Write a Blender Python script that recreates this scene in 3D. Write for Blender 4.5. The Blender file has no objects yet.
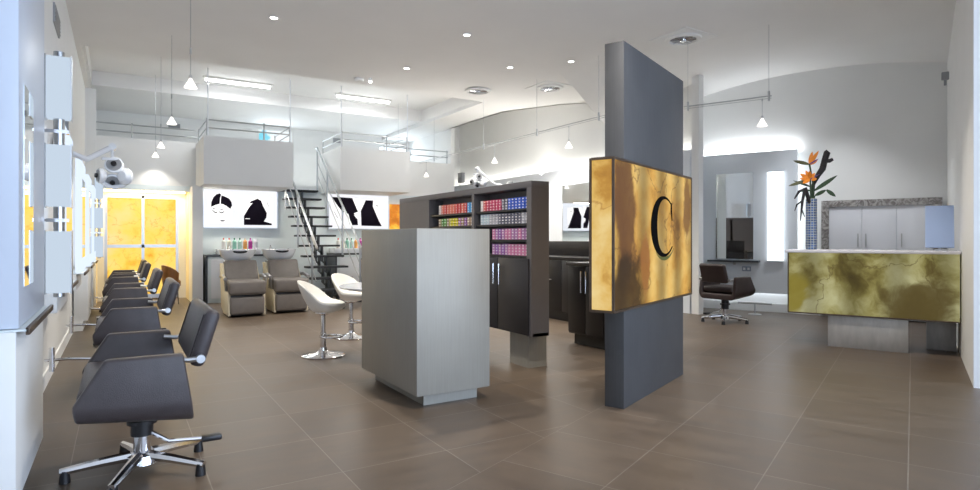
import bpy, bmesh, math, random
from mathutils import Vector, Matrix
PI = math.pi
random.seed(7)
C = bpy.context.scene.collection
sc = bpy.context.scene
sc.view_settings.view_transform = 'Standard'
sc.view_settings.look = 'None'
sc.view_settings.gamma = 1
sc.view_settings.use_curve_mapping = False
sc.view_settings.exposure = 0.42

# ------------------------------------------------------------------ frames
# the left wing runs along world Y; the right wing is turned: axes u (across) and v (along)
PHI = math.radians(-66.88)
cP, sP = math.cos(PHI), math.sin(PHI)
def D(u, v, z=0.0): return (u*cP - v*sP, u*sP + v*cP, z)

# ------------------------------------------------------------------ materials
def mat(name, col=(.8, .8, .8), rough=.5, metal=0.0, var=0.0, vscale=8.0, emit=None, estr=0.0, bump=0.0, bscale=60.0, spec=.5, alpha=None, trans=0.0):
    m = bpy.data.materials.new(name); m.use_nodes = True
    n = m.node_tree.nodes; l = m.node_tree.links
    b = n['Principled BSDF']
    b.inputs['Base Color'].default_value = (*col, 1)
    b.inputs['Roughness'].default_value = rough
    b.inputs['Metallic'].default_value = metal
    b.inputs['Specular IOR Level'].default_value = spec
    b.inputs['Transmission Weight'].default_value = trans
    tc = n.new('ShaderNodeTexCoord')
    if var > 0:
        t = n.new('ShaderNodeTexNoise'); t.inputs['Scale'].default_value = vscale; t.inputs['Detail'].default_value = 5
        r = n.new('ShaderNodeValToRGB')
        r.color_ramp.elements[0].position = .3; r.color_ramp.elements[1].position = .7
        r.color_ramp.elements[0].color = (*[c*(1-var) for c in col], 1)
        r.color_ramp.elements[1].color = (*[min(1, c*(1+var)) for c in col], 1)
        l.new(tc.outputs['Object'], t.inputs['Vector']); l.new(t.outputs['Fac'], r.inputs['Fac'])
        l.new(r.outputs['Color'], b.inputs['Base Color'])
    if bump > 0:
        t2 = n.new('ShaderNodeTexNoise'); t2.inputs['Scale'].default_value = bscale; t2.inputs['Detail'].default_value = 3
        bp = n.new('ShaderNodeBump'); bp.inputs['Strength'].default_value = bump; bp.inputs['Distance'].default_value = .01
        l.new(tc.outputs['Object'], t2.inputs['Vector']); l.new(t2.outputs['Fac'], bp.inputs['Height']); l.new(bp.outputs['Normal'], b.inputs['Normal'])
    if emit:
        b.inputs['Emission Color'].default_value = (*emit, 1); b.inputs['Emission Strength'].default_value = estr
    return m

WHITE = mat('white_paint', (.85, .85, .83), .6, var=.015, vscale=2)
CEIL = mat('ceiling_paint', (.84, .83, .81), .7, var=.015, vscale=1.5)
BLUEPANEL = mat('pale_blue_lacquer', (.62, .67, .76), .35, var=.02, vscale=1.5)
GREYPANEL = mat('pale_grey_glass_panel', (.78, .82, .86), .18, var=.02, vscale=1)
PALEWALL = mat('pale_aqua_glass_wall', (.72, .79, .80), .3, var=.04, vscale=1.2)
CREAM = mat('cream_laminate', (.78, .70, .52), .5, var=.03)
CHROME = mat('chrome', (.82, .82, .84), .12, 1.0)
STEEL = mat('brushed_steel', (.55, .56, .57), .3, 1.0)
DARKMETAL = mat('dark_metal', (.06, .065, .07), .35, .6)
BLACK = mat('black_plastic', (.012, .012, .014), .35)
LEATHER = mat('charcoal_leatherette', (.058, .048, .050), .42, var=.12, vscale=14, bump=.15, bscale=220)
BROWNLEATHER = mat('dark_brown_leatherette', (.035, .022, .020), .4, var=.12, vscale=14, bump=.12, bscale=220)
TAUPE = mat('taupe_leatherette', (.17, .15, .135), .45, var=.08, vscale=12, bump=.12, bscale=200)
WHITELEATHER = mat('white_leatherette', (.80, .78, .72), .4, var=.03)
CERAMIC = mat('white_ceramic', (.85, .87, .90), .12)
TREAD = mat('black_rubber_tread', (.02, .022, .025), .5, var=.2, vscale=20)
BLACKWOOD = mat('black_brown_veneer', (.011, .009, .009), .35, var=.25, vscale=4)
CHARCOAL = mat('charcoal_laminate', (.12, .112, .115), .5, var=.05, vscale=5)
GRAPHITEDOOR = mat('graphite_door_laminate', (.026, .024, .027), .4, var=.06, vscale=5)
BRONZE = mat('bronze_trim', (.10, .07, .05), .4, .5, var=.2)
TABLETOP = mat('satin_white_tabletop', (.62, .63, .66), .15, .2)
MIRROR = mat('mirror_silver', (.86, .89, .90), .02, 1.0)
GRILLE = mat('grey_grille', (.33, .34, .35), .5, .2)
GREYBOX = mat('speaker_grey', (.30, .31, .32), .6, var=.05, vscale=60)
ORANGE = mat('orange_petal', (.95, .28, .02), .45, var=.2, vscale=30)
LEAFG = mat('deep_green_leaf', (.035, .07, .03), .4, var=.4, vscale=20)
BLACKWOODB = mat('black_painted_branch', (.015, .012, .014), .6, var=.4, vscale=25)
PURPLE = mat('purple_blue_petal', (.10, .05, .22), .5)
WARMWHITE = mat('warm_glow_paint', (.80, .72, .52), .6, var=.01)  # yellow of the recess's warm lighting put into the wall colour

def emis(name, col, s):
    m = bpy.data.materials.new(name); m.use_nodes = True
    n = m.node_tree.nodes; l = m.node_tree.links; n.clear()
    o = n.new('ShaderNodeOutputMaterial'); e = n.new('ShaderNodeEmission')
    e.inputs['Color'].default_value = (*col, 1); e.inputs['Strength'].default_value = s
    l.new(e.outputs[0], o.inputs['Surface'])
    return m
LAMP = emis('lit_lamp', (1, .97, .92), 6)
TUBE = emis('lit_tube', (.95, .98, 1), 7)
LIGHTBOX = emis('lit_white_box', (.93, .94, 1.0), .80)
LANTERN = emis('lit_frosted_panel', (.66, .78, .92), .66)
PANELLIT = emis('lit_pale_panel', (.74, .84, 1.0), .85)
STRIPLIGHT = emis('lit_strip_panel', (.88, .94, 1.0), 1.8)
COVE = emis('lit_cove_strip', (1.0, .97, .90), 9)
COVEC = emis('lit_cool_strip', (.86, .93, 1.0), 5)
PENDGLASS = emis('lit_pendant_glass', (1, .93, .88), 1.6)
SKY = emis('bright_daylight', (.75, .87, 1.0), 1.6)

def brushed(name, col, var=.10, rough=.32, metal=.85, sx=1.0, sz=30.0):
    m = bpy.data.materials.new(name); m.use_nodes = True
    n = m.node_tree.nodes; l = m.node_tree.links; b = n['Principled BSDF']
    tc = n.new('ShaderNodeTexCoord'); mp = n.new('ShaderNodeMapping'); mp.inputs['Scale'].default_value = (sz, sz, sx)
    t = n.new('ShaderNodeTexNoise'); t.inputs['Scale'].default_value = 3; t.inputs['Detail'].default_value = 6
    t2 = n.new('ShaderNodeTexNoise'); t2.inputs['Scale'].default_value = 3.5; t2.inputs['Detail'].default_value = 4
    mx = n.new('ShaderNodeMath'); mx.operation = 'MULTIPLY_ADD'; mx.inputs[1].default_value = .5
    ad = n.new('ShaderNodeMath'); ad.operation = 'MULTIPLY'; ad.inputs[1].default_value = .5
    r = n.new('ShaderNodeValToRGB')
    r.color_ramp.elements[0].position = .32; r.color_ramp.elements[1].position = .68
    r.color_ramp.elements[0].color = (*[c*(1-var) for c in col], 1)
    r.color_ramp.elements[1].color = (*[c*(1+var) for c in col], 1)
    l.new(tc.outputs['Object'], mp.inputs['Vector']); l.new(mp.outputs[0], t.inputs['Vector']); l.new(tc.outputs['Object'], t2.inputs['Vector'])
    l.new(t2.outputs['Fac'], ad.inputs[0]); l.new(t.outputs['Fac'], mx.inputs[0]); l.new(ad.outputs[0], mx.inputs[2])
    l.new(mx.outputs[0], r.inputs['Fac']); l.new(r.outputs[0], b.inputs['Base Color'])
    b.inputs['Roughness'].default_value = rough; b.inputs['Metallic'].default_value = metal
    return m
ZINC = brushed('brushed_zinc', (.345, .33, .29), .07, .5, .25)
COLUMNMET = brushed('dark_zinc_sheet', (.085, .085, .088), .12, .55, .25)
DESKBASE = brushed('weathered_silver_sheet', (.46, .44, .41), .16, .45, .3, 2, 8)

def floor_mat(name, rot, loc):
    m = bpy.data.materials.new(name); m.use_nodes = True
    n = m.node_tree.nodes; l = m.node_tree.links; b = n['Principled BSDF']
    tc = n.new('ShaderNodeTexCoord'); mp = n.new('ShaderNodeMapping')
    mp.inputs['Rotation'].default_value = (0, 0, rot); mp.inputs['Location'].default_value = loc
    br = n.new('ShaderNodeTexBrick'); br.offset = 0; br.squash = 1
    br.inputs['Scale'].default_value = 1; br.inputs['Mortar Size'].default_value = .003; br.inputs['Mortar Smooth'].default_value = .3
    br.inputs['Brick Width'].default_value = .6; br.inputs['Row Height'].default_value = .6; br.inputs['Bias'].default_value = 0
    br.inputs['Color1'].default_value = (.100, .072, .050, 1); br.inputs['Color2'].default_value = (.123, .091, .065, 1)
    br.inputs['Mortar'].default_value = (.20, .17, .14, 1)
    t = n.new('ShaderNodeTexNoise'); t.inputs['Scale'].default_value = 2.2; t.inputs['Detail'].default_value = 8; t.inputs['Roughness'].default_value = .65
    mpp = n.new('ShaderNodeMapping'); mpp.inputs['Scale'].default_value = (1, 3, 1)
    r = n.new('ShaderNodeValToRGB'); r.color_ramp.elements[0].position = .3; r.color_ramp.elements[1].position = .72
    r.color_ramp.elements[0].color = (.74, .74, .74, 1); r.color_ramp.elements[1].color = (1.2, 1.2, 1.2, 1)
    mx = n.new('ShaderNodeMix'); mx.data_type = 'RGBA'; mx.blend_type = 'MULTIPLY'; mx.inputs['Factor'].default_value = 1
    l.new(tc.outputs['Object'], mp.inputs['Vector']); l.new(mp.outputs[0], br.inputs['Vector']); l.new(mp.outputs[0], mpp.inputs['Vector'])
    l.new(mpp.outputs[0], t.inputs['Vector']); l.new(t.outputs['Fac'], r.inputs['Fac'])
    l.new(br.outputs['Color'], mx.inputs['A']); l.new(r.outputs['Color'], mx.inputs['B']); l.new(mx.outputs['Result'], b.inputs['Base Color'])
    rr = n.new('ShaderNodeMapRange'); rr.inputs['To Min'].default_value = .30; rr.inputs['To Max'].default_value = .48
    l.new(t.outputs['Fac'], rr.inputs['Value']); l.new(rr.outputs[0], b.inputs['Roughness'])
    bp = n.new('ShaderNodeBump'); bp.inputs['Strength'].default_value = .25; bp.inputs['Distance'].default_value = .004; bp.invert = True
    l.new(br.outputs['Fac'], bp.inputs['Height']); l.new(bp.outputs[0], b.inputs['Normal'])
    return m
FLOOR_A = floor_mat('taupe_tile_left_wing', 0, (-.38, -.03, 0))
FLOOR_D = floor_mat('taupe_tile_right_wing', -PHI, (.02, .3, 0))

def onyx(name, stops, scale, warp, vein_col, vein_w, strength, seed=(0, 0, 0), veinscale=2.0, tubes=None, blot=None):
    """backlit stone: clouds of colour, thin veins, glow of tubes behind painted in as brighter bands"""
    m = bpy.data.materials.new(name); m.use_nodes = True
    n = m.node_tree.nodes; l = m.node_tree.links; b = n['Principled BSDF']
    tc = n.new('ShaderNodeTexCoord'); mp = n.new('ShaderNodeMapping'); mp.inputs['Location'].default_value = seed
    l.new(tc.outputs['Object'], mp.inputs['Vector'])
    w = n.new('ShaderNodeTexNoise'); w.inputs['Scale'].default_value = scale*.7; w.inputs['Detail'].default_value = 4
    l.new(mp.outputs[0], w.inputs['Vector'])
    mxv = n.new('ShaderNodeMix'); mxv.data_type = 'RGBA'; mxv.blend_type = 'ADD'; mxv.inputs['Factor'].default_value = warp
    l.new(mp.outputs[0], mxv.inputs['A']); l.new(w.outputs['Color'], mxv.inputs['B'])
    t = n.new('ShaderNodeTexNoise'); t.inputs['Scale'].default_value = scale; t.inputs['Detail'].default_value = 9; t.inputs['Roughness'].default_value = .6
    l.new(mxv.outputs['Result'], t.inputs['Vector'])
    r = n.new('ShaderNodeValToRGB')
    els = r.color_ramp.elements
    els[0].position, els[0].color = stops[0][0], (*stops[0][1], 1)
    els[1].position, els[1].color = stops[-1][0], (*stops[-1][1], 1)
    for p, c in stops[1:-1]:
        e = els.new(p); e.color = (*c, 1)
    l.new(t.outputs['Fac'], r.inputs['Fac'])
    v = n.new('ShaderNodeTexNoise'); v.inputs['Scale'].default_value = veinscale; v.inputs['Detail'].default_value = 7; v.inputs['Roughness'].default_value = .55
    l.new(mxv.outputs['Result'], v.inputs['Vector'])
    vr = n.new('ShaderNodeMapRange'); vr.inputs['From Min'].default_value = 0; vr.inputs['From Max'].default_value = vein_w
    vr.inputs['To Min'].default_value = .75; vr.inputs['To Max'].default_value = 0
    vs = n.new('ShaderNodeMath'); vs.operation = 'SUBTRACT'; vs.inputs[1].default_value = .5
    va = n.new('ShaderNodeMath'); va.operation = 'ABSOLUTE'
    l.new(v.outputs['Fac'], vs.inputs[0]); l.new(vs.outputs[0], va.inputs[0]); l.new(va.outputs[0], vr.inputs['Value'])
    mx = n.new('ShaderNodeMix'); mx.data_type = 'RGBA'
    l.new(vr.outputs[0], mx.inputs['Factor']); l.new(r.outputs['Color'], mx.inputs['A']); mx.inputs['B'].default_value = (*vein_col, 1)
    out = mx.outputs['Result']
    if tubes:  # no tubes modelled: their banded glow goes into the emission colour
        axis, period, off, lo = tubes
        sx = n.new('ShaderNodeSeparateXYZ'); l.new(tc.outputs['Object'], sx.inputs[0])
        a = n.new('ShaderNodeMath'); a.operation = 'MULTIPLY_ADD'; a.inputs[1].default_value = 2*PI/period; a.inputs[2].default_value = off
        s = n.new('ShaderNodeMath'); s.operation = 'SINE'
        q = n.new('ShaderNodeMapRange'); q.inputs['From Min'].default_value = -1; q.inputs['From Max'].default_value = 1
        q.inputs['To Min'].default_value = lo; q.inputs['To Max'].default_value = 1.08
        l.new(sx.outputs[axis], a.inputs[0]); l.new(a.outputs[0], s.inputs[0]); l.new(s.outputs[0], q.inputs['Value'])
        mt = n.new('ShaderNodeMix'); mt.data_type = 'RGBA'; mt.blend_type = 'MULTIPLY'; mt.inputs['Factor'].default_value = 1
        l.new(out, mt.inputs['A']); l.new(q.outputs[0], mt.inputs['B']); out = mt.outputs['Result']
    if blot:
        for (cx, cy, cz, rad, sxx, szz, col) in blot:
            mp2 = n.new('ShaderNodeMapping'); mp2.inputs['Location'].default_value = (-cx, -cy, -cz)
            l.new(tc.outputs['Object'], mp2.inputs['Vector'])
            sc2 = n.new('ShaderNodeVectorMath'); sc2.operation = 'MULTIPLY'; sc2.inputs[1].default_value = (sxx, sxx, szz)
            l.new(mp2.outputs[0], sc2.inputs[0])
            ln = n.new('ShaderNodeVectorMath'); ln.operation = 'LENGTH'; l.new(sc2.outputs[0], ln.inputs[0])
            ad = n.new('ShaderNodeMath'); ad.operation = 'MULTIPLY_ADD'; ad.inputs[1].default_value = rad*2.2; ad.inputs[2].default_value = -rad*1.1
            l.new(t.outputs['Fac'], ad.inputs[0])
            su = n.new('ShaderNodeMath'); su.operation = 'ADD'; l.new(ln.outputs['Value'], su.inputs[0]); l.new(ad.outputs[0], su.inputs[1])
            mr = n.new('ShaderNodeMapRange'); mr.interpolation_type = 'SMOOTHSTEP'
            mr.inputs['From Min'].default_value = rad*.62; mr.inputs['From Max'].default_value = rad*1.1
            mr.inputs['To Min'].default_value = .9; mr.inputs['To Max'].default_value = 0
            l.new(su.outputs[0], mr.inputs['Value'])
            mb = n.new('ShaderNodeMix'); mb.data_type = 'RGBA'
            l.new(mr.outputs[0], mb.inputs['Factor']); l.new(out, mb.inputs['A']); mb.inputs['B'].default_value = (*col, 1)
            out = mb.outputs['Result']
    l.new(out, b.inputs['Emission Color']); b.inputs['Emission Strength'].default_value = strength
    b.inputs['Base Color'].default_value = (.035, .022, .01, 1)
    b.inputs['Roughness'].default_value = .45; b.inputs['Specular IOR Level'].default_value = .12
    return m

# ------------------------------------------------------------------ mesh helpers
def bx(bm, x0, x1, y0, y1, z0, z1, bev=0.0, seg=2):
    t = bmesh.new()
    bmesh.ops.create_cube(t, size=1)
    for v in t.verts:
        v.co = Vector(((x0+x1)/2 + v.co.x*abs(x1-x0), (y0+y1)/2 + v.co.y*abs(y1-y0), (z0+z1)/2 + v.co.z*abs(z1-z0)))
    if bev > 0: bmesh.ops.bevel(t, geom=t.edges[:], offset=bev, segments=seg, profile=.5, affect='EDGES')
    merge(bm, t)
def merge(bm, t, M=None):
    if M is not None: bmesh.ops.transform(t, matrix=M, verts=t.verts[:])
    me = bpy.data.meshes.new('tmp'); t.to_mesh(me); t.free(); bm.from_mesh(me); bpy.data.meshes.remove(me)
def cyl(bm, a, b, r, r2=None, seg=12):
    a, b = Vector(a), Vector(b); d = b - a; L = d.length
    if r2 is None: r2 = r
    t = bmesh.new()
    bmesh.ops.create_cone(t, cap_ends=True, segments=seg, radius1=r, radius2=r2, depth=L)
    q = Vector((0, 0, 1)).rotation_difference(d.normalized())
    merge(bm, t, Matrix.Translation((a+b)/2) @ q.to_matrix().to_4x4())
def tube(bm, pts, r, seg=8, radii=None):
    pts = [Vector(p) for p in pts]; rings = []
    up = Vector((0, 0, 1)); prev = None
    for i, p in enumerate(pts):
        d = (pts[min(i+1, len(pts)-1)] - pts[max(i-1, 0)]).normalized()
        if prev is None:
            n = d.cross(up)
            if n.length < 1e-3: n = d.cross(Vector((1, 0, 0)))
        else: n = prev - d*prev.dot(d)
        n.normalize(); prev = n; m = d.cross(n)
        rr = radii[i] if radii else r
        rings.append([bm.verts.new(p + n*math.cos(2*PI*k/seg)*rr + m*math.sin(2*PI*k/seg)*rr) for k in range(seg)])
    for i in range(len(rings)-1):
        for k in range(seg):
            bm.faces.new((rings[i][k], rings[i][(k+1) % seg], rings[i+1][(k+1) % seg], rings[i+1][k]))
    bm.faces.new(rings[0][::-1]); bm.faces.new(rings[-1])
def lathe(bm, prof, seg=24, c=(0, 0, 0), sx=1.0, sy=1.0):
    rings = []
    for r, z in prof:
        rings.append([bm.verts.new((c[0]+max(r, 1e-4)*math.cos(2*PI*k/seg)*sx, c[1]+max(r, 1e-4)*math.sin(2*PI*k/seg)*sy, c[2]+z)) for k in range(seg)])
    for i in range(len(rings)-1):
        for k in range(seg):
            bm.faces.new((rings[i][k], rings[i][(k+1) % seg], rings[i+1][(k+1) % seg], rings[i+1][k]))
    bm.faces.new(rings[0][::-1]); bm.faces.new(rings[-1])
def prism(bm, pts, axis, a0, a1, bev=0.0, seg=2):
    """pts: 2D outline in the plane across axis ('y': x,z  'x': y,z  'z': x,y)"""
    def P(p, a):
        if axis == 'y': return (p[0], a, p[1])
        if axis == 'x': return (a, p[0], p[1])
        return (p[0], p[1], a)
    t = bmesh.new()
    A = [t.verts.new(P(p, a0)) for p in pts]; B = [t.verts.new(P(p, a1)) for p in pts]
    t.faces.new(A); t.faces.new(B[::-1])
    k = len(pts)
    for i in range(k): t.faces.new((A[i], A[(i+1) % k], B[(i+1) % k], B[i]))
    bmesh.ops.recalc_face_normals(t, faces=t.faces[:])
    if bev > 0: bmesh.ops.bevel(t, geom=t.edges[:], offset=bev, segments=seg, profile=.5, affect='EDGES')
    merge(bm, t)
def NB(): return bmesh.new()
def obj(name, bm, m, parent=None, smooth=True, loc=None, rotz=None, recalc=True):
    if recalc: bmesh.ops.recalc_face_normals(bm, faces=bm.faces[:])
    me = bpy.data.meshes.new(name); bm.to_mesh(me); bm.free()
    o = bpy.data.objects.new(name, me); C.objects.link(o)
    for mm in (m if isinstance(m, list) else [m]): me.materials.append(mm)
    if smooth:
        me.shade_smooth(); me.set_sharp_from_angle(angle=math.radians(35))
    if parent: o.parent = parent
    if loc is not None: o.location = loc
    if rotz is not None: o.rotation_euler = (0, 0, rotz)
    return o
def thing(name, label, cat, loc=(0, 0, 0), rotz=0, group=None):
    o = bpy.data.objects.new(name, None); C.objects.link(o); o.empty_display_size = .1
    o.location = loc; o.rotation_euler = (0, 0, rotz); o['label'] = label; o['category'] = cat
    if group: o['group'] = group
    return o
def tag(o, label, cat, group=None, kind=None):
    o['label'] = label; o['category'] = cat
    if group: o['group'] = group
    if kind: o['kind'] = kind
    return o
def struct(name, bm, m, parent=None, rotz=None, smooth=False):
    o = obj(name, bm, m, parent, smooth=smooth, rotz=rotz)
    if parent is None: o['kind'] = 'structure'
    return o
def dup(root, loc, rotz=None, label=None, group=None):
    r = root.copy(); C.objects.link(r); r.location = loc
    if rotz is not None: r.rotation_euler = (0, 0, rotz)
    if label: r['label'] = label
    if group: r['group'] = group
    for ch in list(root.children):
        c = ch.copy(); C.objects.link(c); c.parent = r
        for g in list(ch.children):
            d = g.copy(); C.objects.link(d); d.parent = c
    return r
def BOX(x0, x1, y0, y1, z0, z1, bev=0.0, seg=2):
    b = NB(); bx(b, x0, x1, y0, y1, z0, z1, bev, seg); return b

# ================================================================== SETTING
ZC = 3.90     # main ceiling
ZH = 4.25     # raised ceiling over the mezzanine
def wallseg(bm, p, q, z0, z1, t=.1, side=1):
    """wall slab from p to q; thickness goes to the right (side=1) or left of travel"""
    p, q = Vector((p[0], p[1])), Vector((q[0], q[1])); d = (q-p).normalized(); n = Vector((d.y, -d.x))*side*t
    pts = [p, q, q+n, p+n]
    prism(bm, [(a.x, a.y) for a in pts], 'z', z0, z1)

# floor: two tile fields that meet along the line u = -1.82
b = NB()
def fpoly(pts, mi):
    f = b.faces.new([b.verts.new((x, y, 0)) for x, y in pts]); f.material_index = mi
E1 = D(-1.82, -8)[:2]; E2 = D(-1.82, 16)[:2]
fpoly([E1, E2, (E2[0], 18), (E1[0], 18)], 0)
E3 = D(5, -8)[:2]; E4 = D(5, 16)[:2]
fpoly([E1, E3, E4, E2], 1)
for f in b.faces:
    if f.normal.z < 0: f.normal_flip()
b.normal_update()
for f in b.faces:
    if f.normal.z < 0: f.normal_flip()
struct('floor', b, [FLOOR_A, FLOOR_D])

# left wall
b = NB(); bx(b, -.62, -.52, -3.2, 15.6, 0, ZH); struct('wall_left', b, WHITE)
b = NB(); bx(b, -.518, -.505, -3.2, 12.9, 0, .12); struct('baseboard_left', b, WHITE)
b = NB(); bx(b, -.52, -.36, 12.9, 13.1, 0, ZC); struct('trim_1', b, WHITE)
# back wall of the salon under the mezzanine
b = NB()
bx(b, 1.16, 6.9, 13.0, 13.1, 0, 2.22)
bx(b, -.36, 1.16, 13.0, 13.1, 2.12, 2.22)
struct('wall_back', b, PALEWALL)
b = NB(); bx(b, 1.16, 1.34, 12.45, 13.0, 0, 2.2); struct('trim_2', b, WHITE)
# recess round the glowing door
b = NB()
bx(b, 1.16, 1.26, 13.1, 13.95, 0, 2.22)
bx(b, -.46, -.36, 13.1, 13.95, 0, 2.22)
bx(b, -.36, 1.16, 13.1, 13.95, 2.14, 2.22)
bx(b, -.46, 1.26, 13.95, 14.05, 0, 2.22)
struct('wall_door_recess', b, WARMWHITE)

# mezzanine slab, parapets, upper walls
MZ = 2.35
b = NB()
bx(b, -.52, 6.9, 13.1, 15.5, 2.22, MZ)
struct('floor_mezzanine', b, WHITE)
def balcony(n, x0, x1):
    b = NB()
    bx(b, x0, x1, 11.7, 13.0, 2.18, 2.32)
    bx(b, x0, x1, 11.7, 11.82, 2.32, 3.04)
    bx(b, x0, x0+.1, 11.82, 13.1, 2.32, 3.04)
    bx(b, x1-.1, x1, 11.82, 13.1, 2.32, 3.04)
    struct('wall_balcony_%d' % n, b, WHITE)
balcony(1, 1.27, 2.82); balcony(2, 3.73, 5.24)
b = NB(); bx(b, -.52, 1.27, 13.0, 13.1, 2.22, 3.08); struct('wall_parapet_left', b, WHITE)
b = NB(); bx(b, 5.24, 6.9, 13.0, 13.1, 2.22, 3.04); struct('wall_parapet_right', b, WHITE)
# mezzanine back wall with two windows
def wall_with_holes(x0, x1, z0, z1, holes, y0, y1):
    b = NB()
    xs = sorted(set([x0, x1] + [h[0] for h in holes] + [h[1] for h in holes]))
    for i in range(len(xs)-1):
        a, c = xs[i], xs[i+1]
        hs = [h for h in holes if h[0] < (a+c)/2 < h[1]]
        if not hs: bx(b, a, c, y0, y1, z0, z1)
        else:
            bx(b, a, c, y0, y1, z0, hs[0][2]); bx(b, a, c, y0, y1, hs[0][3], z1)
    return b
struct('wall_mezzanine_back', wall_with_holes(-.52, 7.0, MZ, 4.0, [(2.88, 3.74, 3.15, 3.93), (6.0, 6.85, 2.6, 3.75)], 15.5, 15.6), WHITE)
def window(n, x0, x1, z0, z1, y, m):
    f = NB()
    w = .035
    bx(f, x0, x1, y-.03, y+.03, z0, z0+w); bx(f, x0, x1, y-.03, y+.03, z1-w, z1)
    bx(f, x0, x0+w, y-.03, y+.03, z0+w, z1-w); bx(f, x1-w, x1, y-.03, y+.03, z0+w, z1-w)
    o = struct('window_%d' % n, f, WHITE)
    g = NB(); bx(g, x0+w, x1-w, y, y+.01, z0+w, z1-w); obj('window_pane', g, m, o, smooth=False)
SKYPANE = onyx('blue_sky_pane', [(.0, (.10, .55, .75)), (.50, (.22, .68, .85)), (.56, (.85, .95, 1)), (1, (1, 1, 1))], 1.3, .1, (1, 1, 1), .0001, .85, seed=(1, 0, 3.4))
window(1, 2.88, 3.74, 3.15, 3.93, 15.54, SKYPANE)
window(2, 6.0, 6.85, 2.6, 3.75, 15.54, SKY)
# right wall of the left wing: lower panel, set-back upper wall
RX = 7.8
b = NB(); bx(b, RX, RX+.06, 6.52, 14.6, 0, 2.64); struct('wall_right', b, GREYPANEL)
b = NB(); bx(b, 8.02, 8.12, 6.6, 14.7, 0, 4.5); struct('wall_right_upper', b, WHITE)
b = NB(); bx(b, 7.0, 8.02, 14.6, 14.7, 0, 4.5); bx(b, 6.9, 7.0, 13.0, 15.6, 0, 4.5); struct('wall_right_end', b, WHITE)
b = NB(); bx(b, 7.82, 7.93, 6.36, 6.5, 0, ZC); struct('trim_3', b, WHITE)
b = NB(); bx(b, 7.88, 7.93, 6.6, 14.5, 2.56, 2.60); struct('trim_4', b, COVE)

# right wing end wall and side walls
b = NB(); bx(b, -4.6, .5, 10.75, 10.85, 0, ZC+.05); struct('wall_end', b, WHITE, rotz=PHI)
b = NB(); bx(b, .40, .50, 6.2, 10.75, 0, ZC); struct('wall_side', b, WHITE, rotz=PHI)
b = NB(); bx(b, .50, 4.6, 6.2, 6.3, 0, ZC); struct('wall_return', b, WHITE, rotz=PHI)
b = NB(); bx(b, -3.4, .40, 10.72, 10.75, 0, .14); struct('baseboard_end', b, WHITE, rotz=PHI)
# shop front behind the viewer: big windows
WF = NB()
bx(WF, 4.5, 4.6, -1.5, 6.2, 0, .25); bx(WF, 4.5, 4.6, -1.5, 6.2, 3.3, ZC)
for v in (-1.5, 1.2, 3.7, 6.05): bx(WF, 4.5, 4.6, v, v+.15, .25, 3.3)
struct('wall_shopfront', WF, WHITE, rotz=PHI)
for i, (v0, v1) in enumerate(((-1.35, 1.2), (1.35, 3.7), (3.85, 6.05))):
    f = NB()
    bx(f, 4.52, 4.58, v0, v1, .25, .31); bx(f, 4.52, 4.58, v0, v1, 3.24, 3.3)
    bx(f, 4.52, 4.58, v0, v0+.06, .31, 3.24); bx(f, 4.52, 4.58, v1-.06, v1, .31, 3.24)
    struct('window_%d' % (3+i), f, STEEL, rotz=PHI)
c0 = D(4.6, -1.5)
b = NB(); wallseg(b, (-.6, -3.2), (c0[0], c0[1]), 0, ZC, .1, 1); struct('wall_front', b, WHITE)

# ceiling (one polygon, the void over the mezzanine, the light recess and the vaulted strip left out)
def flat_poly(name, pts, z, th, m):
    cu = bpy.data.curves.new('tmp', 'CURVE'); cu.dimensions = '2D'; cu.fill_mode = 'BOTH'; cu.extrude = th/2
    s = cu.splines.new('POLY'); s.points.add(len(pts)-1); s.use_cyclic_u = True
    for p, q in zip(s.points, pts): p.co = (q[0], q[1], 0, 1)
    o = bpy.data.objects.new('tmp', cu); C.objects.link(o); o.location = (0, 0, z+th/2)
    dg = bpy.context.evaluated_depsgraph_get()
    me = bpy.data.meshes.new_from_object(o.evaluated_get(dg)); bpy.data.objects.remove(o)
    me.name = name
    for v in me.vertices: v.co.z += z+th/2
    r = bpy.data.objects.new(name, me); C.objects.link(r); me.materials.clear(); me.materials.append(m); r['kind'] = 'structure'
    return r
q1 = D(-4.7, 8.4); q2 = D(.5, 8.4); q3 = D(.5, 6.2); q4 = D(4.6, 6.2); q5 = D(4.6, -1.5)
flat_poly('ceiling', [(-.6, -3.2), q5[:2], q4[:2], q3[:2], q2[:2], q1[:2], (8.1, 7.3), (8.1, 8.95), (7.56, 9.5), (6.94, 10.7), (6.9, 13.0), (6.9, 14.7), (6.9, 15.6), (6.11, 15.6), (6.11, 10.12), (-.45, 10.12), (-.45, 15.6), (-.6, 15.6)], ZC, .08, CEIL)
# vaulted strip that curves down to the end wall
b = NB()
def arc(u):
    t = (u+1.25)/2.35
    return 3.88 - .36*min(1.6, abs(t)**2.2)
nu, nv = 40, 14
g = [[None]*(nv+1) for _ in range(nu+1)]
for i in range(nu+1):
    u = -4.7 + 5.2*i/nu
    for j in range(nv+1):
        s = j/nv; v = 8.4 + 2.4*s
        g[i][j] = b.verts.new((u, v, ZC - (ZC-arc(u))*(s*s*(3-2*s))))
for i in range(nu):
    for j in range(nv): b.faces.new((g[i][j], g[i+1][j], g[i+1][j+1], g[i][j+1]))
o = struct('ceiling_vault', b, CEIL, rotz=PHI, smooth=True)
# recess lit by the cove near the right wall
b = NB(); bx(b, 6.85, 8.12, 8.8, 14.7, 4.45, 4.5); struct('ceiling_recess', b, WHITE)
b = NB()
for p, q in (((6.9, 13.0), (6.94, 10.7)), ((6.94, 10.7), (7.56, 9.5)), ((7.56, 9.5), (8.12, 8.93))): wallseg(b, p, q, ZC, 4.45, .06, 1)
struct('trim_5', b, WHITE)
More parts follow.
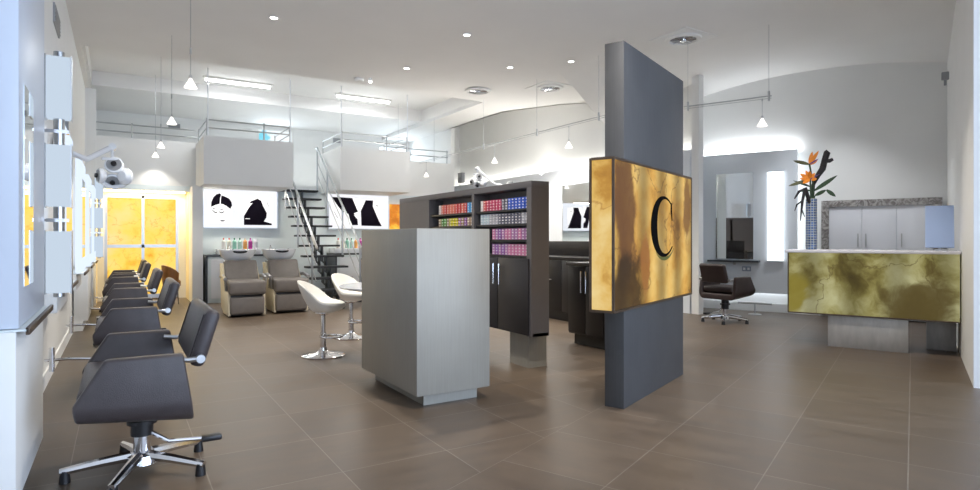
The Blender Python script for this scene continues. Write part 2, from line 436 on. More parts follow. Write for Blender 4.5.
# raised ceiling over the mezzanine with its edge and beams
b = NB(); bx(b, -.6, 6.9, 10.1, 13.6, ZH, ZH+.08); struct('ceiling_void', b, CEIL)
b = NB(); bx(b, -.6, 6.9, 13.0, 13.6, 3.99, ZH); bx(b, -.6, 6.9, 13.6, 15.6, 3.99, 4.05); struct('ceiling_beam', b, CEIL)
b = NB(); bx(b, -.52, 6.2, 10.02, 10.12, ZC+.08, ZH); bx(b, 6.11, 6.21, 10.12, 15.5, ZC+.08, ZH); bx(b, -.52, -.42, 10.12, 13.0, ZC+.08, ZH); struct('trim_6', b, CEIL)

# glowing onyx door in the recess
DOORST = onyx('amber_onyx_door', [(.25, (.30, .07, .01)), (.40, (.70, .22, .02)), (.45, (.95, .50, .05)), (.52, (1.0, .66, .12)), (.8, (1.0, .70, .38))], 1.1, .45, (.78, .36, .06), .010, .85, seed=(3, 1, 4), veinscale=2.6)
dz1 = 2.06
f = NB(); y0, y1 = 13.80, 13.88
for x in (-.25, .375, .98): bx(f, x, x+.05, y0, y1, .02, dz1)
bx(f, -.20, .98, y0, y1, dz1-.05, dz1); bx(f, -.20, .98, y0, y1, .02, .10); bx(f, -.2, .98, y0, y1, 1.03, 1.09)
door = struct('door_1', f, STEEL)
for x0 in (-.20, .425):
    for z0, z1 in ((.10, 1.03), (1.09, dz1-.05)):
        g = NB(); bx(g, x0, x0+.555 if x0 > 0 else x0+.575, 13.83, 13.85, z0, z1)
        obj('onyx_pane', g, DOORST, door, smooth=False)
f = NB()
bx(f, -.36, -.25, 13.74, 13.94, 0, 2.12); bx(f, 1.03, 1.16, 13.74, 13.94, 0, 2.12); bx(f, -.25, 1.03, 13.74, 13.94, 2.06, 2.12)
struct('trim_7', f, WHITE)
bl = NB(); bx(bl, -.30, 1.10, 13.2, 13.24, 2.09, 2.12); struct('trim_8', bl, emis('lit_warm_strip', (1, .80, .42), 8))

# onyx pane at far right of back wall
g = NB(); bx(g, 5.27, 6.45, 12.93, 12.97, 0, 2.0)
o = obj('amber_onyx_panel', g, DOORST, None, smooth=False); tag(o, 'glowing amber onyx wall panel right of the second hair poster', 'wall panel')

# ================================================================== LEFT ROW: mirror stations
def station(Y1, label, length=1.0, first=False):
    t = thing('styling_station', label, 'styling station', (-.505, Y1, 0), 0, 'styling stations along the left wall')
    low = .13 if (first or Y1 > 9) else .66
    b = NB(); bx(b, 0, .155 if low < .5 else .12, -length, 0, low, .83, .004); obj('cabinet', b, WHITE, t)
    if low < .5:
        b = NB(); bx(b, 0, .10, -length, -.01, 0, .13); obj('plinth', b, WHITE, t)
    b = NB(); bx(b, 0, .195, -length, 0, .83, .838); obj('glass_top', b, PALEWALL, t, smooth=False)
    b = NB(); bx(b, .185, .20, -length, .005, .815, .845, .003); obj('counter_edge', b, BRONZE, t)
    b = NB(); bx(b, 0 if first else .11, .162, -length+.02, -.02, .84, ZC-.01 if first else 2.05, .004); obj('mirror_pier', b, BLUEPANEL if first else PANELLIT, t)
    b = NB(); bx(b, .163, .167, -length+.14, -.55 if first else -.22, 1.0, 1.85); obj('mirror', b, MIRROR, t, smooth=False)
    if not first:
        b = NB()
        cyl(b, (.15, -.5, .24), (.36, -.5, .22), .012); cyl(b, (.36, -.62, .22), (.36, -.38, .22), .022); cyl(b, (.05, -.5, .15), (.05, -.5, .34), .02); cyl(b, (.0, -.5, .24), (.15, -.5, .24), .012)
        obj('foot_rest', b, CHROME, t)
    return t
def lantern(Y, label):
    t = thing('wall_lantern', label, 'wall light', (-.362, Y, 0), 0, 'frosted wall lanterns along the left wall')
    b = NB(); cyl(b, (.06, 0, .86), (.06, 0, 2.3), .028, seg=16); obj('pole', b, STEEL, t)
    b = NB()
    for z in (1.30, 1.82):
        b = NB(); bx(b, .0, .11, -.03, .03, z, z+.02); bx(b, -.15, .05, -.012, .012, z+.002, z+.018); obj('bracket', b, CHROME, t)
    for z in (.885, 1.39, 1.905):
        b = NB(); bx(b, 0, .118, -.05, .05, z, z+.36, .006); s = obj('lamp_shade', b, LANTERN, t)
        b = NB(); bx(b, -.012, 0, -.055, .055, z-.005, z+.365); bx(b, .118, .124, -.055, .055, z-.005, z+.365); obj('shade_frame', b, STEEL, s)
    return t
for Y1, w in ((4.02, 'nearest the viewer'), (6.37, 'second from the viewer'), (8.63, 'third from the viewer'), (10.45, 'fourth from the viewer'), (12.3, 'last, by the glowing door')):
    station(Y1, 'pale mirror station with bronze-edged counter on the left wall, ' + w, 1.0, Y1 < 5)
lantern(4.34, 'column of three frosted glass lanterns nearest the viewer, on the left wall')
for Y, w in ((12.6, 'small and far, beside the glowing door'),):
    lantern(Y, 'column of three frosted glass lanterns, ' + w)

# small wall fittings on the left
g = NB(); bx(g, -.52, -.44, 7.35, 7.5, 2.24, 2.42, .01); o = obj('wall_speaker', g, GREYBOX); tag(o, 'small grey loudspeaker high on the left wall above the lamp arm', 'speaker')
g = NB(); bx(g, -.52, -.505, 6.8, 7.35, 3.2, 3.38)
for k in range(5): bx(g, -.505, -.498, 6.82, 7.33, 3.215+k*.033, 3.228+k*.033)
o = obj('vent_grille', g, GRILLE); tag(o, 'grey slotted vent grille high on the left wall', 'vent')

# hair processor lamp on a jointed arm
def rot_to(d): return Vector((0, 0, 1)).rotation_difference(Vector(d).normalized()).to_matrix().to_4x4()
def disc_lamp(root, c, d, r):
    t = bmesh.new(); lathe(t, [(.01, .05), (r*.6, .045), (r, .01), (r, -.015), (r*.9, -.02)], 20)
    b = NB(); merge(b, t, Matrix.Translation(c) @ rot_to(d)); h = obj('lamp_head', b, CERAMIC, root)
    t = bmesh.new(); lathe(t, [(.01, -.012), (r*.8, -.02), (r*.8, -.028), (.01, -.024)], 20)
    b = NB(); merge(b, t, Matrix.Translation(c) @ rot_to(d)); obj('reflector', b, GRILLE, h)
    t = bmesh.new(); lathe(t, [(.001, -.024), (r*.3, -.03), (r*.3, -.05), (.001, -.055)], 14)
    b = NB(); merge(b, t, Matrix.Translation(c) @ rot_to(d)); obj('bulb', b, BLACK, h)
def processor(loc, arm, label, s=1.0, hd=None):
    t = thing('hair_processor', label, 'salon lamp', loc)
    a = Vector(arm)
    b = NB(); bx(b, a.x-.02, a.x+.02, a.y-.06, a.y+.06, a.z-.09, a.z+.09, .008); obj('wall_mount', b, STEEL, t)
    b = NB(); tube(b, [a, a*.5, (0, 0, .30*s)], .035*s, 10); cyl(b, (0, -.06*s, .30*s), (0, .06*s, .30*s), .045*s); obj('arm', b, CERAMIC, t)
    b = NB(); cyl(b, (0, 0, .30*s), (0, 0, .14*s), .018*s); bx(b, -.12*s, .08*s, -.04*s, .04*s, .12*s, .16*s, .01); obj('yoke', b, CERAMIC, t)
    b = NB(); tube(b, [(.02*s+.17*s*math.cos(x), .02, -.05*s+.17*s*math.sin(x)) for x in [i*2*PI/16 for i in range(8, 17)]], .03*s, 8); obj('hood_ring', b, CERAMIC, t)
    disc_lamp(t, (.02*s, -.02, .06*s), (.12, .95, -.35), .11*s)
    disc_lamp(t, (-.13*s, 0, -.08*s), (1, .25, 0), .10*s)
    disc_lamp(t, (.14*s, -.03, -.08*s), (-.9, -.9, 0), .11*s)
    disc_lamp(t, (.0, .03, -.14*s), (0, .9, .5), .10*s)
    return t
processor((-.06, 7.2, 1.90), (-.42, -.45, .14), 'white three-lamp hair processor on a jointed arm above the row of charcoal chairs', .78)
processor((4.56, 7.75, 2.09), (.42, -.26, -.12), 'white hair processor lamp on an arm above the hair colour cupboard', .55)
# its stand by the cupboard
g = NB(); cyl(g, (4.98, 7.49, 0), (4.98, 7.49, 1.87), .03); lathe(g, [(.2, 0), (.2, .03), (.03, .05)], 20, (4.98, 7.49, 0))
o = obj('lamp_post', g, STEEL); tag(o, 'steel post behind the hair colour cupboard that carries the lamp arm', 'post')

# ================================================================== styling chairs
def styling_chair(W, leather, label, loc, rotz, group=None, r_base=.35):
    """front of the chair is local -x"""
    t = thing('styling_chair', label, 'chair', loc, rotz, group)
    # tub shell: U across y, trapezoid arms
    z0, z1, th, rc = .385, .665, .065, .09
    n = 6
    outer, inner = [], []
    h = W/2
    def arcp(cy, cz, r, a0, a1): return [(cy + r*math.cos(a0+(a1-a0)*i/n), cz + r*math.sin(a0+(a1-a0)*i/n)) for i in range(n+1)]
    outer = [(-h, z1)] + arcp(-h+rc, z0+rc, rc, PI, 1.5*PI) + arcp(h-rc, z0+rc, rc, 1.5*PI, 2*PI) + [(h, z1)]
    ri = rc-th
    inner = [(-h+th, z1)] + arcp(-h+rc, z0+rc, max(ri, .02), PI, 1.5*PI) + arcp(h-rc, z0+rc, max(ri, .02), 1.5*PI, 2*PI) + [(h-th, z1)]
    def xf(z): return -.275 + .12*max(0, (z-.47))/.195 if z > .47 else -.275 + .01*(.47-z)/.085
    def xb(z): return .205 - .05*(z-z0)/(z1-z0)
    b = NB(); L = []
    for (yo, zo), (yi, zi) in zip(outer, inner):
        L.append([b.verts.new((xf(zo), yo, zo)), b.verts.new((xb(zo), yo, zo)), b.verts.new((xb(zi), yi, zi)), b.verts.new((xf(zi), yi, zi))])
    # arm mid row for the kink at z=.47
    for i in range(len(L)-1):
        for k in range(4): b.faces.new((L[i][k], L[i][(k+1) % 4], L[i+1][(k+1) % 4], L[i+1][k]))
    b.faces.new(L[0][::-1]); b.faces.new(L[-1])
    for v in b.verts: v.co.z -= .10*(v.co.x+.27)*max(0, (.56-v.co.z)/.17)
    bmesh.ops.recalc_face_normals(b, faces=b.faces[:])
    eds = [e for e in b.edges if len(e.link_faces) == 2 and e.calc_face_angle() > .6]
    bmesh.ops.bevel(b, geom=eds, offset=.014, segments=3, profile=.5, affect='EDGES')
    obj('armrest_shell', b, leather, t)
    b = NB(); bx(b, -.262, .185, -h+th+.004, h-th-.004, .44, .525, .03, 3); obj('seat', b, leather, t)
    # leaning backrest
    hb = h - .10
    tb = bmesh.new(); bx(tb, -.03, .04, -hb, hb, -.01, .27, .028, 3)
    b = NB(); merge(b, tb, Matrix.Translation((.215, 0, .59)) @ Matrix.Rotation(math.radians(17), 4, 'Y'))
    bk = obj('backrest', b, leather, t)
    for s in (-1, 1):
      tb = bmesh.new(); tube(tb, [(-.033, s*(hb-.035), .02), (-.033, s*(hb-.035), .24)], .003, 6)
      b = NB(); merge(b, tb, Matrix.Translation((.215, 0, .59)) @ Matrix.Rotation(math.radians(17), 4, 'Y')); obj('piping', b, leather, bk)
    for s in (-1, 1):
        b = NB(); yy = s*(h-.07)
        tube(b, [(.12, yy, .63), (.18, yy, .622), (.235, yy, .625)], .013, 8)
        cyl(b, (.232, yy-.018, .625), (.232, yy+.018, .625), .020, seg=16)
        obj('bracket', b, STEEL, t)
    b = NB(); cyl(b, (0, 0, .385), (0, 0, .19), .052, seg=20); cyl(b, (0, 0, .27), (0, 0, .25), .07, seg=20); obj('pump_housing', b, BLACK, t)
    b = NB(); cyl(b, (0, 0, .19), (0, 0, .05), .04, seg=18); lathe(b, [(.02, .11), (.07, .09), (.08, .05), (.02, .04)], 18); obj('column', b, CHROME, t)
    b = NB(); tube(b, [(.04, -.02, .20), (.12, -.05, .15), (.30, -.07, .14)], .011, 8); pl_ = obj('pump_lever', b, CHROME, t)
    b = NB(); bx(b, .27, .37, -.10, -.04, .125, .155, .01); obj('pedal', b, BLACK, pl_)
    for k in range(5):
        a = 2*PI*k/5 + .55; ca, sa = math.cos(a), math.sin(a)
        b = NB(); tube(b, [(ca*.05, sa*.05, .085), (ca*r_base*.5, sa*r_base*.5, .075), (ca*r_base, sa*r_base, .055)], .02, 8, [.028, .024, .018]); lg = obj('leg', b, CHROME, t)
        b = NB(); cyl(b, (ca*(r_base-.02), sa*(r_base-.02), 0), (ca*(r_base-.02), sa*(r_base-.02), .06), .026, .02); obj('foot', b, BLACK, lg)
    return t
ys = [3.585, 5.88, 8.1, 10.35, 11.75]
grp = 'charcoal styling chairs in the left row'
names = ['nearest the viewer', 'second from the viewer', 'third of the row of five', 'fourth of the row of five', 'farthest of the row of five']
ch = styling_chair(.93, LEATHER, 'charcoal styling chair with angular arms, ' + names[0], (.10, ys[0], 0), 0, grp)
for y, nm in list(zip(ys, names))[1:]:
    dup(ch, (.10 - .03*(y > 9), y, 0), 0, 'charcoal styling chair with angular arms, ' + nm, grp)
cd = D(-2.22, 9.05)
styling_chair(.62, BROWNLEATHER, 'single dark brown styling chair facing the tall mirror in the right wing', (cd[0], cd[1], 0), PHI - PI/2 - math.radians(22), None, .33)

# brown rounded chair by the glowing door
t = thing('tub_chair', 'brown rounded tub chair standing in front of the glowing door', 'chair', (.82, 12.45, 0), math.radians(200))
TAN = mat('tan_leather', (.30, .12, .03), .4, var=.2)
b = NB()
t.scale = (.62, .62, 1.0)
nn, mm = 14, 8
G = []
for i in range(nn+1):
    a = -1.9 + 3.8*i/nn
    row = []
    for (rr, zz) in ((.24, .35), (.27, .5), (.28, .72-.14*abs(a/1.9)**2), (.25, .73-.14*abs(a/1.9)**2), (.22, .5), (.20, .35)):
        row.append(b.verts.new((rr*math.cos(a), rr*math.sin(a), zz)))
    G.append(row)
for i in range(nn):
    for j in range(6): b.faces.new((G[i][j], G[i+1][j], G[i+1][(j+1) % 6], G[i][(j+1) % 6]))
b.faces.new(G[0][::-1]); b.faces.new(G[-1])
obj('backrest', b, TAN, t)
b = NB(); lathe(b, [(.02, .33), (.24, .34), (.24, .42), (.20, .45), (.02, .46)], 20); obj('seat', b, TAN, t)
for k in range(4):
    a = PI/4 + k*PI/2
    b = NB(); cyl(b, (.15*math.cos(a), .15*math.sin(a), .33), (.19*math.cos(a), .19*math.sin(a), 0), .014, .01); obj('leg', b, DARKMETAL, t)

# ================================================================== pendants
def pendant(x, y, z, top, label, grp, s=1.0):
    t = thing('pendant_lamp', label, 'pendant light', (x, y, z), 0, grp)
    b = NB(); lathe(b, [(.012, .10), (.022, .075), (.062, .0), (.056, .0), (.02, .07), (.01, .09)], 20); obj('lamp_shade', b, PENDGLASS, t)
    b = NB(); cyl(b, (0, 0, .09), (0, 0, .13), .014, seg=10); obj('cap', b, CHROME, t)
    b = NB(); cyl(b, (0, 0, .12), (0, 0, top-z), .0035, seg=6); cyl(b, (0, 0, min(.34, top-z-.03)), (0, 0, min(.40, top-z-.005)), .010, seg=8); obj('cord', b, STEEL, t)
    b = NB(); lathe(b, [(.001, .015), (.016, .02), (.018, .04), (.001, .055)], 10); obj('bulb', b, LAMP, t)
    return t
gp = 'glass cone pendants over the left wing'
for (x, y, z, top, lb) in ((.61, 6.72, 2.72, ZC, 'white glass cone pendant, nearest of four over the left aisle'), (.59, 8.98, 2.72, ZC, 'white glass cone pendant, second of four over the left aisle'),
                           (.59, 11.39, 2.72, ZH, 'white glass cone pendant, third of four over the left aisle'), (.57, 12.75, 2.72, ZH, 'white glass cone pendant, farthest of four, in front of the left parapet')):
    pendant(x, y, z, top, lb, gp)
# cable tracks
def track(name, p, q, hang, label, sup):
    t = thing(name, label, 'light track', p)
    q = Vector(q) - Vector(p)
    b = NB(); cyl(b, (0, 0, 0), q, .008, seg=8); cyl(b, (0, 0, -.03), q+Vector((0, 0, -.03)), .004, seg=6); obj('rail', b, STEEL, t)
    for f in sup:
        c = q*f; b = NB(); cyl(b, c+Vector((0, 0, -.06)), c+Vector((0, 0, ZC-p[2])), .003, seg=6); cyl(b, c+Vector((0, 0, -.06)), c+Vector((0, 0, .06)), .014, seg=8); obj('hanger', b, STEEL, t)
    return t
track('lighting_track', (6.0, 12.9, 3.0), (6.0, 6.2, 3.0), 0, 'long thin cable track with pendants over the colour bar', (.12, .44, .70, .93))
pd = D(-2.55, 8.2, 3.0); pe = D(-1.45, 8.2, 3.0)
track('lighting_track', pd, pe, 0, 'short cable track hung from the ceiling right of the dark pillar', (.05, .97))
gp2 = 'glass cone pendants on the cable tracks'
for (x, y, lb) in ((6.0, 9.55, 'small white pendant on the cable track above the hair colour cupboard'), (6.0, 7.36, 'small white pendant on the cable track just left of the dark pillar'),
                   (6.0, 12.5, 'small white pendant at the far end of the cable track')):
    pendant(x, y, 2.63, 2.98, lb, gp2)
pp = D(-1.56, 8.2); pendant(pp[0], pp[1], 2.63, 2.98, 'small white pendant on the short cable track right of the dark pillar', gp2)
pendant(5.35, 12.6, 2.55, ZH, 'small white pendant between the second balcony and the right window', gp2)

# ================================================================== ceiling fittings
def downlight(x, y, z, label, r=.05):
    t = thing('downlight', label, 'downlight', (x, y, z), 0, 'small recessed downlights')
    b = NB(); lathe(b, [(r, 0), (r*1.35, -.004), (r*1.35, -.01), (r*.95, -.012), (r*.9, 0)], 20); obj('trim_ring', b, WHITE, t)
    b = NB(); lathe(b, [(.001, -.004), (r*.85, -.004), (r*.85, -.008), (.001, -.008)], 16); obj('lens', b, LAMP, t)
    ld = bpy.data.lights.new('spot', 'SPOT'); ld.energy = 240 if x < 7 else 110; ld.spot_size = math.radians(95); ld.spot_blend = .8; ld.shadow_soft_size = .06; ld.color = (1, .93, .83) if x < 7 else (.93, .96, 1)
    lo = bpy.data.objects.new('downlight_beam', ld); C.objects.link(lo); lo.location = (x, y, z-.05)
    return t
for (px_, py_, lb) in ((5.22, 7.85, 'small round downlight left of the dark pillar'), (5.83, 7.10, 'small round downlight nearest the dark pillar'), (3.86, 8.75, 'small round downlight above the zinc counter block'), (3.9, 6.9, 'unlit-looking small downlight near the top of the view'),
                       (8.52, 4.71, 'small round downlight above the reception desk')):
    downlight(px_, py_, ZC, lb)
for (x, y) in ((2.2, 2.6), (5.6, 3.6), (2.0, 5.0), (1.6, 7.6)):
    downlight(x, y, ZC, 'small round downlight over the front of the salon')
p = thing('spotlight', 'small tilted ceiling spot with dark rim at far right above the desk', 'spotlight', (9.55, 3.95, ZC-.01))
b = NB(); cyl(b, (0, 0, 0), (-.02, -.03, -.07), .05, .055, 16); obj('housing', b, GREYBOX, p)
b = NB(); cyl(b, (-.02, -.03, -.071), (-.021, -.031, -.076), .04, seg=16); obj('lens', b, LAMP, p)
def diffuser(x, y, label, plate=False, r=.21):
    t = thing('ceiling_fan_vent', label, 'air vent', (x, y, ZC-.001), 0, 'round ceiling air outlets')
    b = NB(); lathe(b, [(r, 0), (r*1.15, -.012), (r*1.1, -.03), (r*.88, -.04), (r*.82, -.012)], 32)
    if plate: bx(b, -r*1.5, r*1.5, -r*1.5, r*1.5, -.01, 0)
    obj('outer_ring', b, WHITE, t)
    b = NB(); lathe(b, [(.001, -.01), (r*.8, -.012), (r*.8, -.016), (.001, -.016)], 24); obj('dark_inlet', b, GRILLE, t)
    b = NB()
    lathe(b, [(.001, -.06), (r*.22, -.05), (r*.22, -.018), (.001, -.018)], 16)
    for k in range(8):
        a = k*PI/4
        bx(b, 0, .001, 0, .001, -.03, -.029)
        tube(b, [(.2*r*math.cos(a), .2*r*math.sin(a), -.03), (.8*r*math.cos(a), .8*r*math.sin(a), -.03)], .009, 5)
    obj('blades', b, CHROME, t)
    return t
diffuser(5.53, 9.36, 'round silver ceiling air outlet, left of the pair above the cable track')
diffuser(6.50, 8.50, 'round silver ceiling air outlet on a square plate, right of the pair', True)
diffuser(6.44, 5.49, 'round silver ceiling air outlet just right of the dark pillar top', True)
# raised ceiling fittings
def tubelight(x, y, label):
    t = thing('fluorescent_light', label, 'ceiling light', (x, y, ZH), 0, 'fluorescent ceiling lights')
    b = NB(); bx(b, -.62, .62, -.045, .045, -.04, 0, .005); obj('housing', b, WHITE, t)
    b = NB(); cyl(b, (-.58, 0, -.062), (.58, 0, -.062), .028, seg=12); obj('tube', b, TUBE, t)
    return t
tubelight(1.95, 12.35, 'long lit fluorescent tube above the first balcony'); tubelight(4.45, 12.35, 'long lit fluorescent tube above the second balcony')
g = NB(); bx(g, 2.2, 2.6, 11.0, 11.25, ZH-.04, ZH, .005)
for k in range(5): bx(g, 2.23, 2.57, 11.02+k*.045, 11.04+k*.045, ZH-.048, ZH-.04)
o = obj('ceiling_vent', g, WHITE); tag(o, 'white rectangular vent on the raised ceiling between the tubes', 'vent')
for x, lb in ((.95, 'small dark grille on the upper wall above the glowing door'), (4.75, 'small dark grille on the upper wall above the second balcony')):
    g = NB(); bx(g, x, x+.24, 13.585+1.9, 15.5, 3.72, 3.84)
    for k in range(6): bx(g, x+.01+k*.038, x+.03+k*.038, 15.475, 15.485, 3.73, 3.83)
    o = obj('vent_grille', g, GRILLE); tag(o, lb, 'vent')
g = NB(); lathe(g, [(.03, 0), (.085, -.01), (.08, -.05), (.02, -.06)], 20, (3.42, 9.72, ZC)); bx(g, 3.36, 3.42, 9.68, 9.76, ZC-.06, ZC)
o = obj('smoke_alarm', g, WHITE); tag(o, 'white round alarm on the ceiling edge above the stairs', 'alarm')
t = thing('spotlight', 'small bright ceiling spot beside the white alarm', 'spotlight', (3.58, 9.62, ZC))
b = NB(); cyl(b, (0, 0, 0), (0, 0, -.05), .03, seg=12); obj('housing', b, WHITE, t)
b = NB(); lathe(b, [(.001, -.05), (.03, -.055), (.03, -.07), (.001, -.085)], 12); obj('bulb', b, LAMP, t)
g = NB(); bx(g, 7.70, 7.80, 13.2, 13.42, 2.72, 2.98, .01); o = obj('wall_speaker', g, GREYBOX, loc=(-.05, .6, -.03)); tag(o, 'grey box loudspeaker on the white wall right of the far window', 'speaker')
g = NB(); bx(g, 0, .08, -.03, .03, -.05, .05, .01); cyl(g, (.04, 0, -.05), (.04, 0, -.12), .015); s0 = D(.30, 9.7, 3.30)
o = obj('wall_sensor', g, GREYBOX, loc=s0, rotz=PHI); tag(o, 'small grey sensor high on the side wall at far right', 'sensor')

# ================================================================== mezzanine rails
def rail(name, pts_list, label, posts):
    t = thing(name, label, 'railing', pts_list[0][0])
    o0 = Vector(pts_list[0][0])
    for pts in pts_list:
        b = NB(); tube(b, [Vector(p)-o0 for p in pts], .013, 6); obj('rail', b, STEEL, t)
    for p, h0, h1 in posts:
        b = NB(); cyl(b, Vector((p[0], p[1], h0))-o0, Vector((p[0], p[1], h1))-o0, .014, seg=8); obj('post', b, STEEL, t)
    return t
def balrail(x0, x1, label):
    pl = []
    for z in (3.19, 3.33): pl.append([(x0, 13.05, z), (x0, 11.76, z), (x1, 11.76, z), (x1, 13.05, z)])
    rail('balcony_rail', pl, label, [((x0, 11.76), 3.04, 3.36), ((x1, 11.76), 3.04, 3.36), (((x0+x1)/2+.25, 11.76), 3.04, 3.36), ((x0, 13.05), 3.04, 3.36), ((x1, 13.05), 3.04, 3.36)])
balrail(1.33, 2.77, 'thin steel two-bar railing on the first balcony'); balrail(3.78, 5.19, 'thin steel two-bar railing on the second balcony')
rail('balcony_rail', [[(-.5, 13.05, z), (1.33, 13.05, z)] for z in (3.19, 3.33)], 'thin steel two-bar railing above the glowing door', [((.2, 13.05), 3.08, 3.36)])
rail('balcony_rail', [[(5.19, 13.05, z), (6.85, 13.05, z)] for z in (3.19, 3.33)], 'thin steel two-bar railing in front of the right window', [((5.75, 13.05), 3.04, 3.36), ((6.82, 13.05), 3.04, 3.36)])
for x, lb in ((1.34, 'left rod of the first balcony'), (2.77, 'right rod of the first balcony'), (3.76, 'left rod of the second balcony'), (5.19, 'right rod of the second balcony')):
    b = NB(); cyl(b, (0, 0, 3.04), (0, 0, ZH), .011, seg=8); o = obj('suspension_rod', b, CERAMIC, loc=(x, 11.731, 0)); tag(o, 'thin white hanging rod from ceiling to railing, ' + lb, 'rod', 'hanging rods of the balconies')

# ================================================================== stairs
t = thing('staircase', 'open staircase with black treads and steel handrails rising to the mezzanine', 'staircase', (3.22, 12.9, 0))
steps = 12; zt = 2.23; rs = .19; run = .245
cent = []
for k in range(steps):
    z = zt - rs*k; y = -.02 - run*k
    b = NB(); bx(b, -.37, .37, y-.15, y+.13, z-.035, z, .006); obj('tread', b, TREAD, t)
    cent.append((y, z))
b = NB()
for k in range(steps-1):
    (ya, za), (yb, zb) = cent[k], cent[k+1]
    for s in (-.06, .06):
        prism(b, [(ya+.08, za-.036), (ya-.08, za-.036), (ya-.08, zb-.12), (yb-.06, zb-.12), (yb-.06, zb-.036-.16), (ya+.08, za-.30)], 'x', s-.008, s+.008)
y, z = cent[-1]
bx(b, -.07, .07, y-.1, y+.1, .0, z-.036)
obj('stringer', b, DARKMETAL, t)
def hand(x, label, i0, i1, pk):
    y0, z0 = cent[i0]; y1, z1 = cent[i1]
    b = NB(); tube(b, [(x, y0+.1, z0+.92), (x, y0, z0+.92), (x, y1-.05, z1+.90)], .021, 10); hr = obj('handrail', b, STEEL, t)
    for dz in (.62, .34):
        b = NB(); tube(b, [(x, y0, z0+dz), (x, y1, z1+dz)], .010, 8); obj('mid_rail', b, STEEL, t)
    for k in pk:
        y, z = cent[k]; b = NB(); cyl(b, (x, y, z-.05), (x, y, z+.92), .018, seg=10); obj('post', b, STEEL, t)
hand(.385, '', 0, 11, (0, 3, 7, 11)); hand(-.385, '', 2, 11, (2, 6, 10))

# ================================================================== back-wall basins, posters, bottles
PRINTBG = mat('print_pale_lilac', (.4, .4, .42), .6, emit=(.86, .86, .93), estr=.50)
def decal(pts, y, m, parent, name, dy=.002):
    b = NB(); prism(b, pts, 'y', y, y+dy); return obj(name, b, m, parent, smooth=False)
def poster(x0, x1, label, zoom, pics, backs):
    """zoom = pixel box of the frame in the sketch; outlines are mapped to the frame's real size"""
    t = thing('light_box_poster', label, 'poster', (x0, 12.93, 1.43), 0)
    W = x1-x0; Hh = .75; zx0, zx1, zy0, zy1 = zoom
    def T(p): return ((p[0]-zx0)/(zx1-zx0)*W, Hh*(1-(p[1]-zy0)/(zy1-zy0)))
    b = NB(); bx(b, -.02, W+.02, -.03, .06, -.02, 0); bx(b, -.02, W+.02, -.03, .06, Hh, Hh+.02); bx(b, -.02, 0, -.03, .06, 0, Hh); bx(b, W, W+.02, -.03, .06, 0, Hh); obj('frame', b, STEEL, t)
    b = NB(); bx(b, 0, W, -.02, .05, 0, Hh); obj('lit_panel', b, LIGHTBOX, t, smooth=False)
    for (a, c, d, e) in backs:
        (xa, za), (xb_, zb) = T((a, d)), T((c, e))
        b = NB(); bx(b, xa, xb_, -.024, -.0205, min(za, zb), max(za, zb)); o = obj('print', b, PRINTBG, t, smooth=False)
    for pts, mm, dep in pics:
        decal([T(p) for p in pts], -.026-dep, mm, t, 'printed_shape')
    return t
HAIR = mat('print_black_hair', (.006, .005, .009), .9, spec=0); GREYLINE = mat('print_grey_line', (.05, .05, .07), .9, spec=0); SKIN = mat('print_pale_face', (.4, .4, .42), .6, emit=(.97, .97, 1), estr=.55)
def stroke(pts, w):
    up = [(x, y-w/2) for x, y in pts]; dn = [(x, y+w/2) for x, y in pts[::-1]]
    return up+dn
p1 = [([(100, 200), (120, 150), (170, 120), (230, 120), (280, 160), (295, 215), (285, 290), (262, 345), (235, 375), (170, 376), (130, 340), (105, 280)], SKIN, 0),
      ([(98, 215), (100, 170), (120, 120), (150, 90), (180, 80), (192, 92), (182, 130), (178, 184), (140, 195), (112, 210)], HAIR, .003),
      ([(196, 100), (235, 113), (270, 130), (290, 160), (297, 195), (280, 232), (245, 205), (215, 188), (188, 182), (190, 140)], HAIR, .003),
      (stroke([(110, 245), (125, 262), (140, 270), (155, 266)], 11), GREYLINE, .003), (stroke([(175, 262), (195, 272), (212, 266), (225, 248)], 11), GREYLINE, .003),
      (stroke([(112, 228), (135, 236)], 8), GREYLINE, .003), (stroke([(185, 240), (215, 232)], 8), GREYLINE, .003),
      ([(180, 348), (200, 342), (215, 344), (235, 346), (215, 356), (195, 356)], GREYLINE, .003), (stroke([(190, 310), (205, 316)], 5), GREYLINE, .003),
      ([(412, 300), (440, 250), (470, 200), (500, 165), (465, 172), (480, 150), (515, 135), (545, 120), (582, 140), (600, 190), (640, 265), (635, 310), (610, 350), (690, 372), (692, 388), (412, 388)], HAIR, .003),
      (stroke([(640, 150), (660, 200)], 8), GREYLINE, .003), (stroke([(416, 140), (420, 195)], 3), GREYLINE, .003), (stroke([(425, 325), (470, 325)], 7), PRINTBG, .006)]
poster(1.40, 2.78, 'lit white poster box of a black-haired face and a long-haired head, left of the stairs', (30, 745, 42, 415), p1, [(70, 300, 75, 380), (410, 695, 100, 390)])
p2 = [([(62, 113), (120, 113), (180, 115), (200, 160), (215, 195), (190, 205), (212, 240), (215, 275), (175, 275), (158, 210), (120, 195), (85, 150)], HAIR, .003),
      ([(236, 278), (232, 190), (262, 125), (308, 125), (306, 160), (325, 205), (345, 250), (362, 280)], HAIR, .003),
      ([(312, 130), (330, 128), (340, 165), (335, 215), (322, 190)], SKIN, .003), (stroke([(325, 155), (338, 158)], 5), GREYLINE, .006),
      (stroke([(70, 165), (75, 200), (95, 235)], 5), GREYLINE, .003), (stroke([(192, 215), (208, 235)], 5), SKIN, .006)]
poster(3.87, 5.24, 'lit white poster box of two black-haired heads, right of the stairs', (45, 405, 95, 296), p2, [(60, 218, 108, 280), (230, 365, 120, 280)])

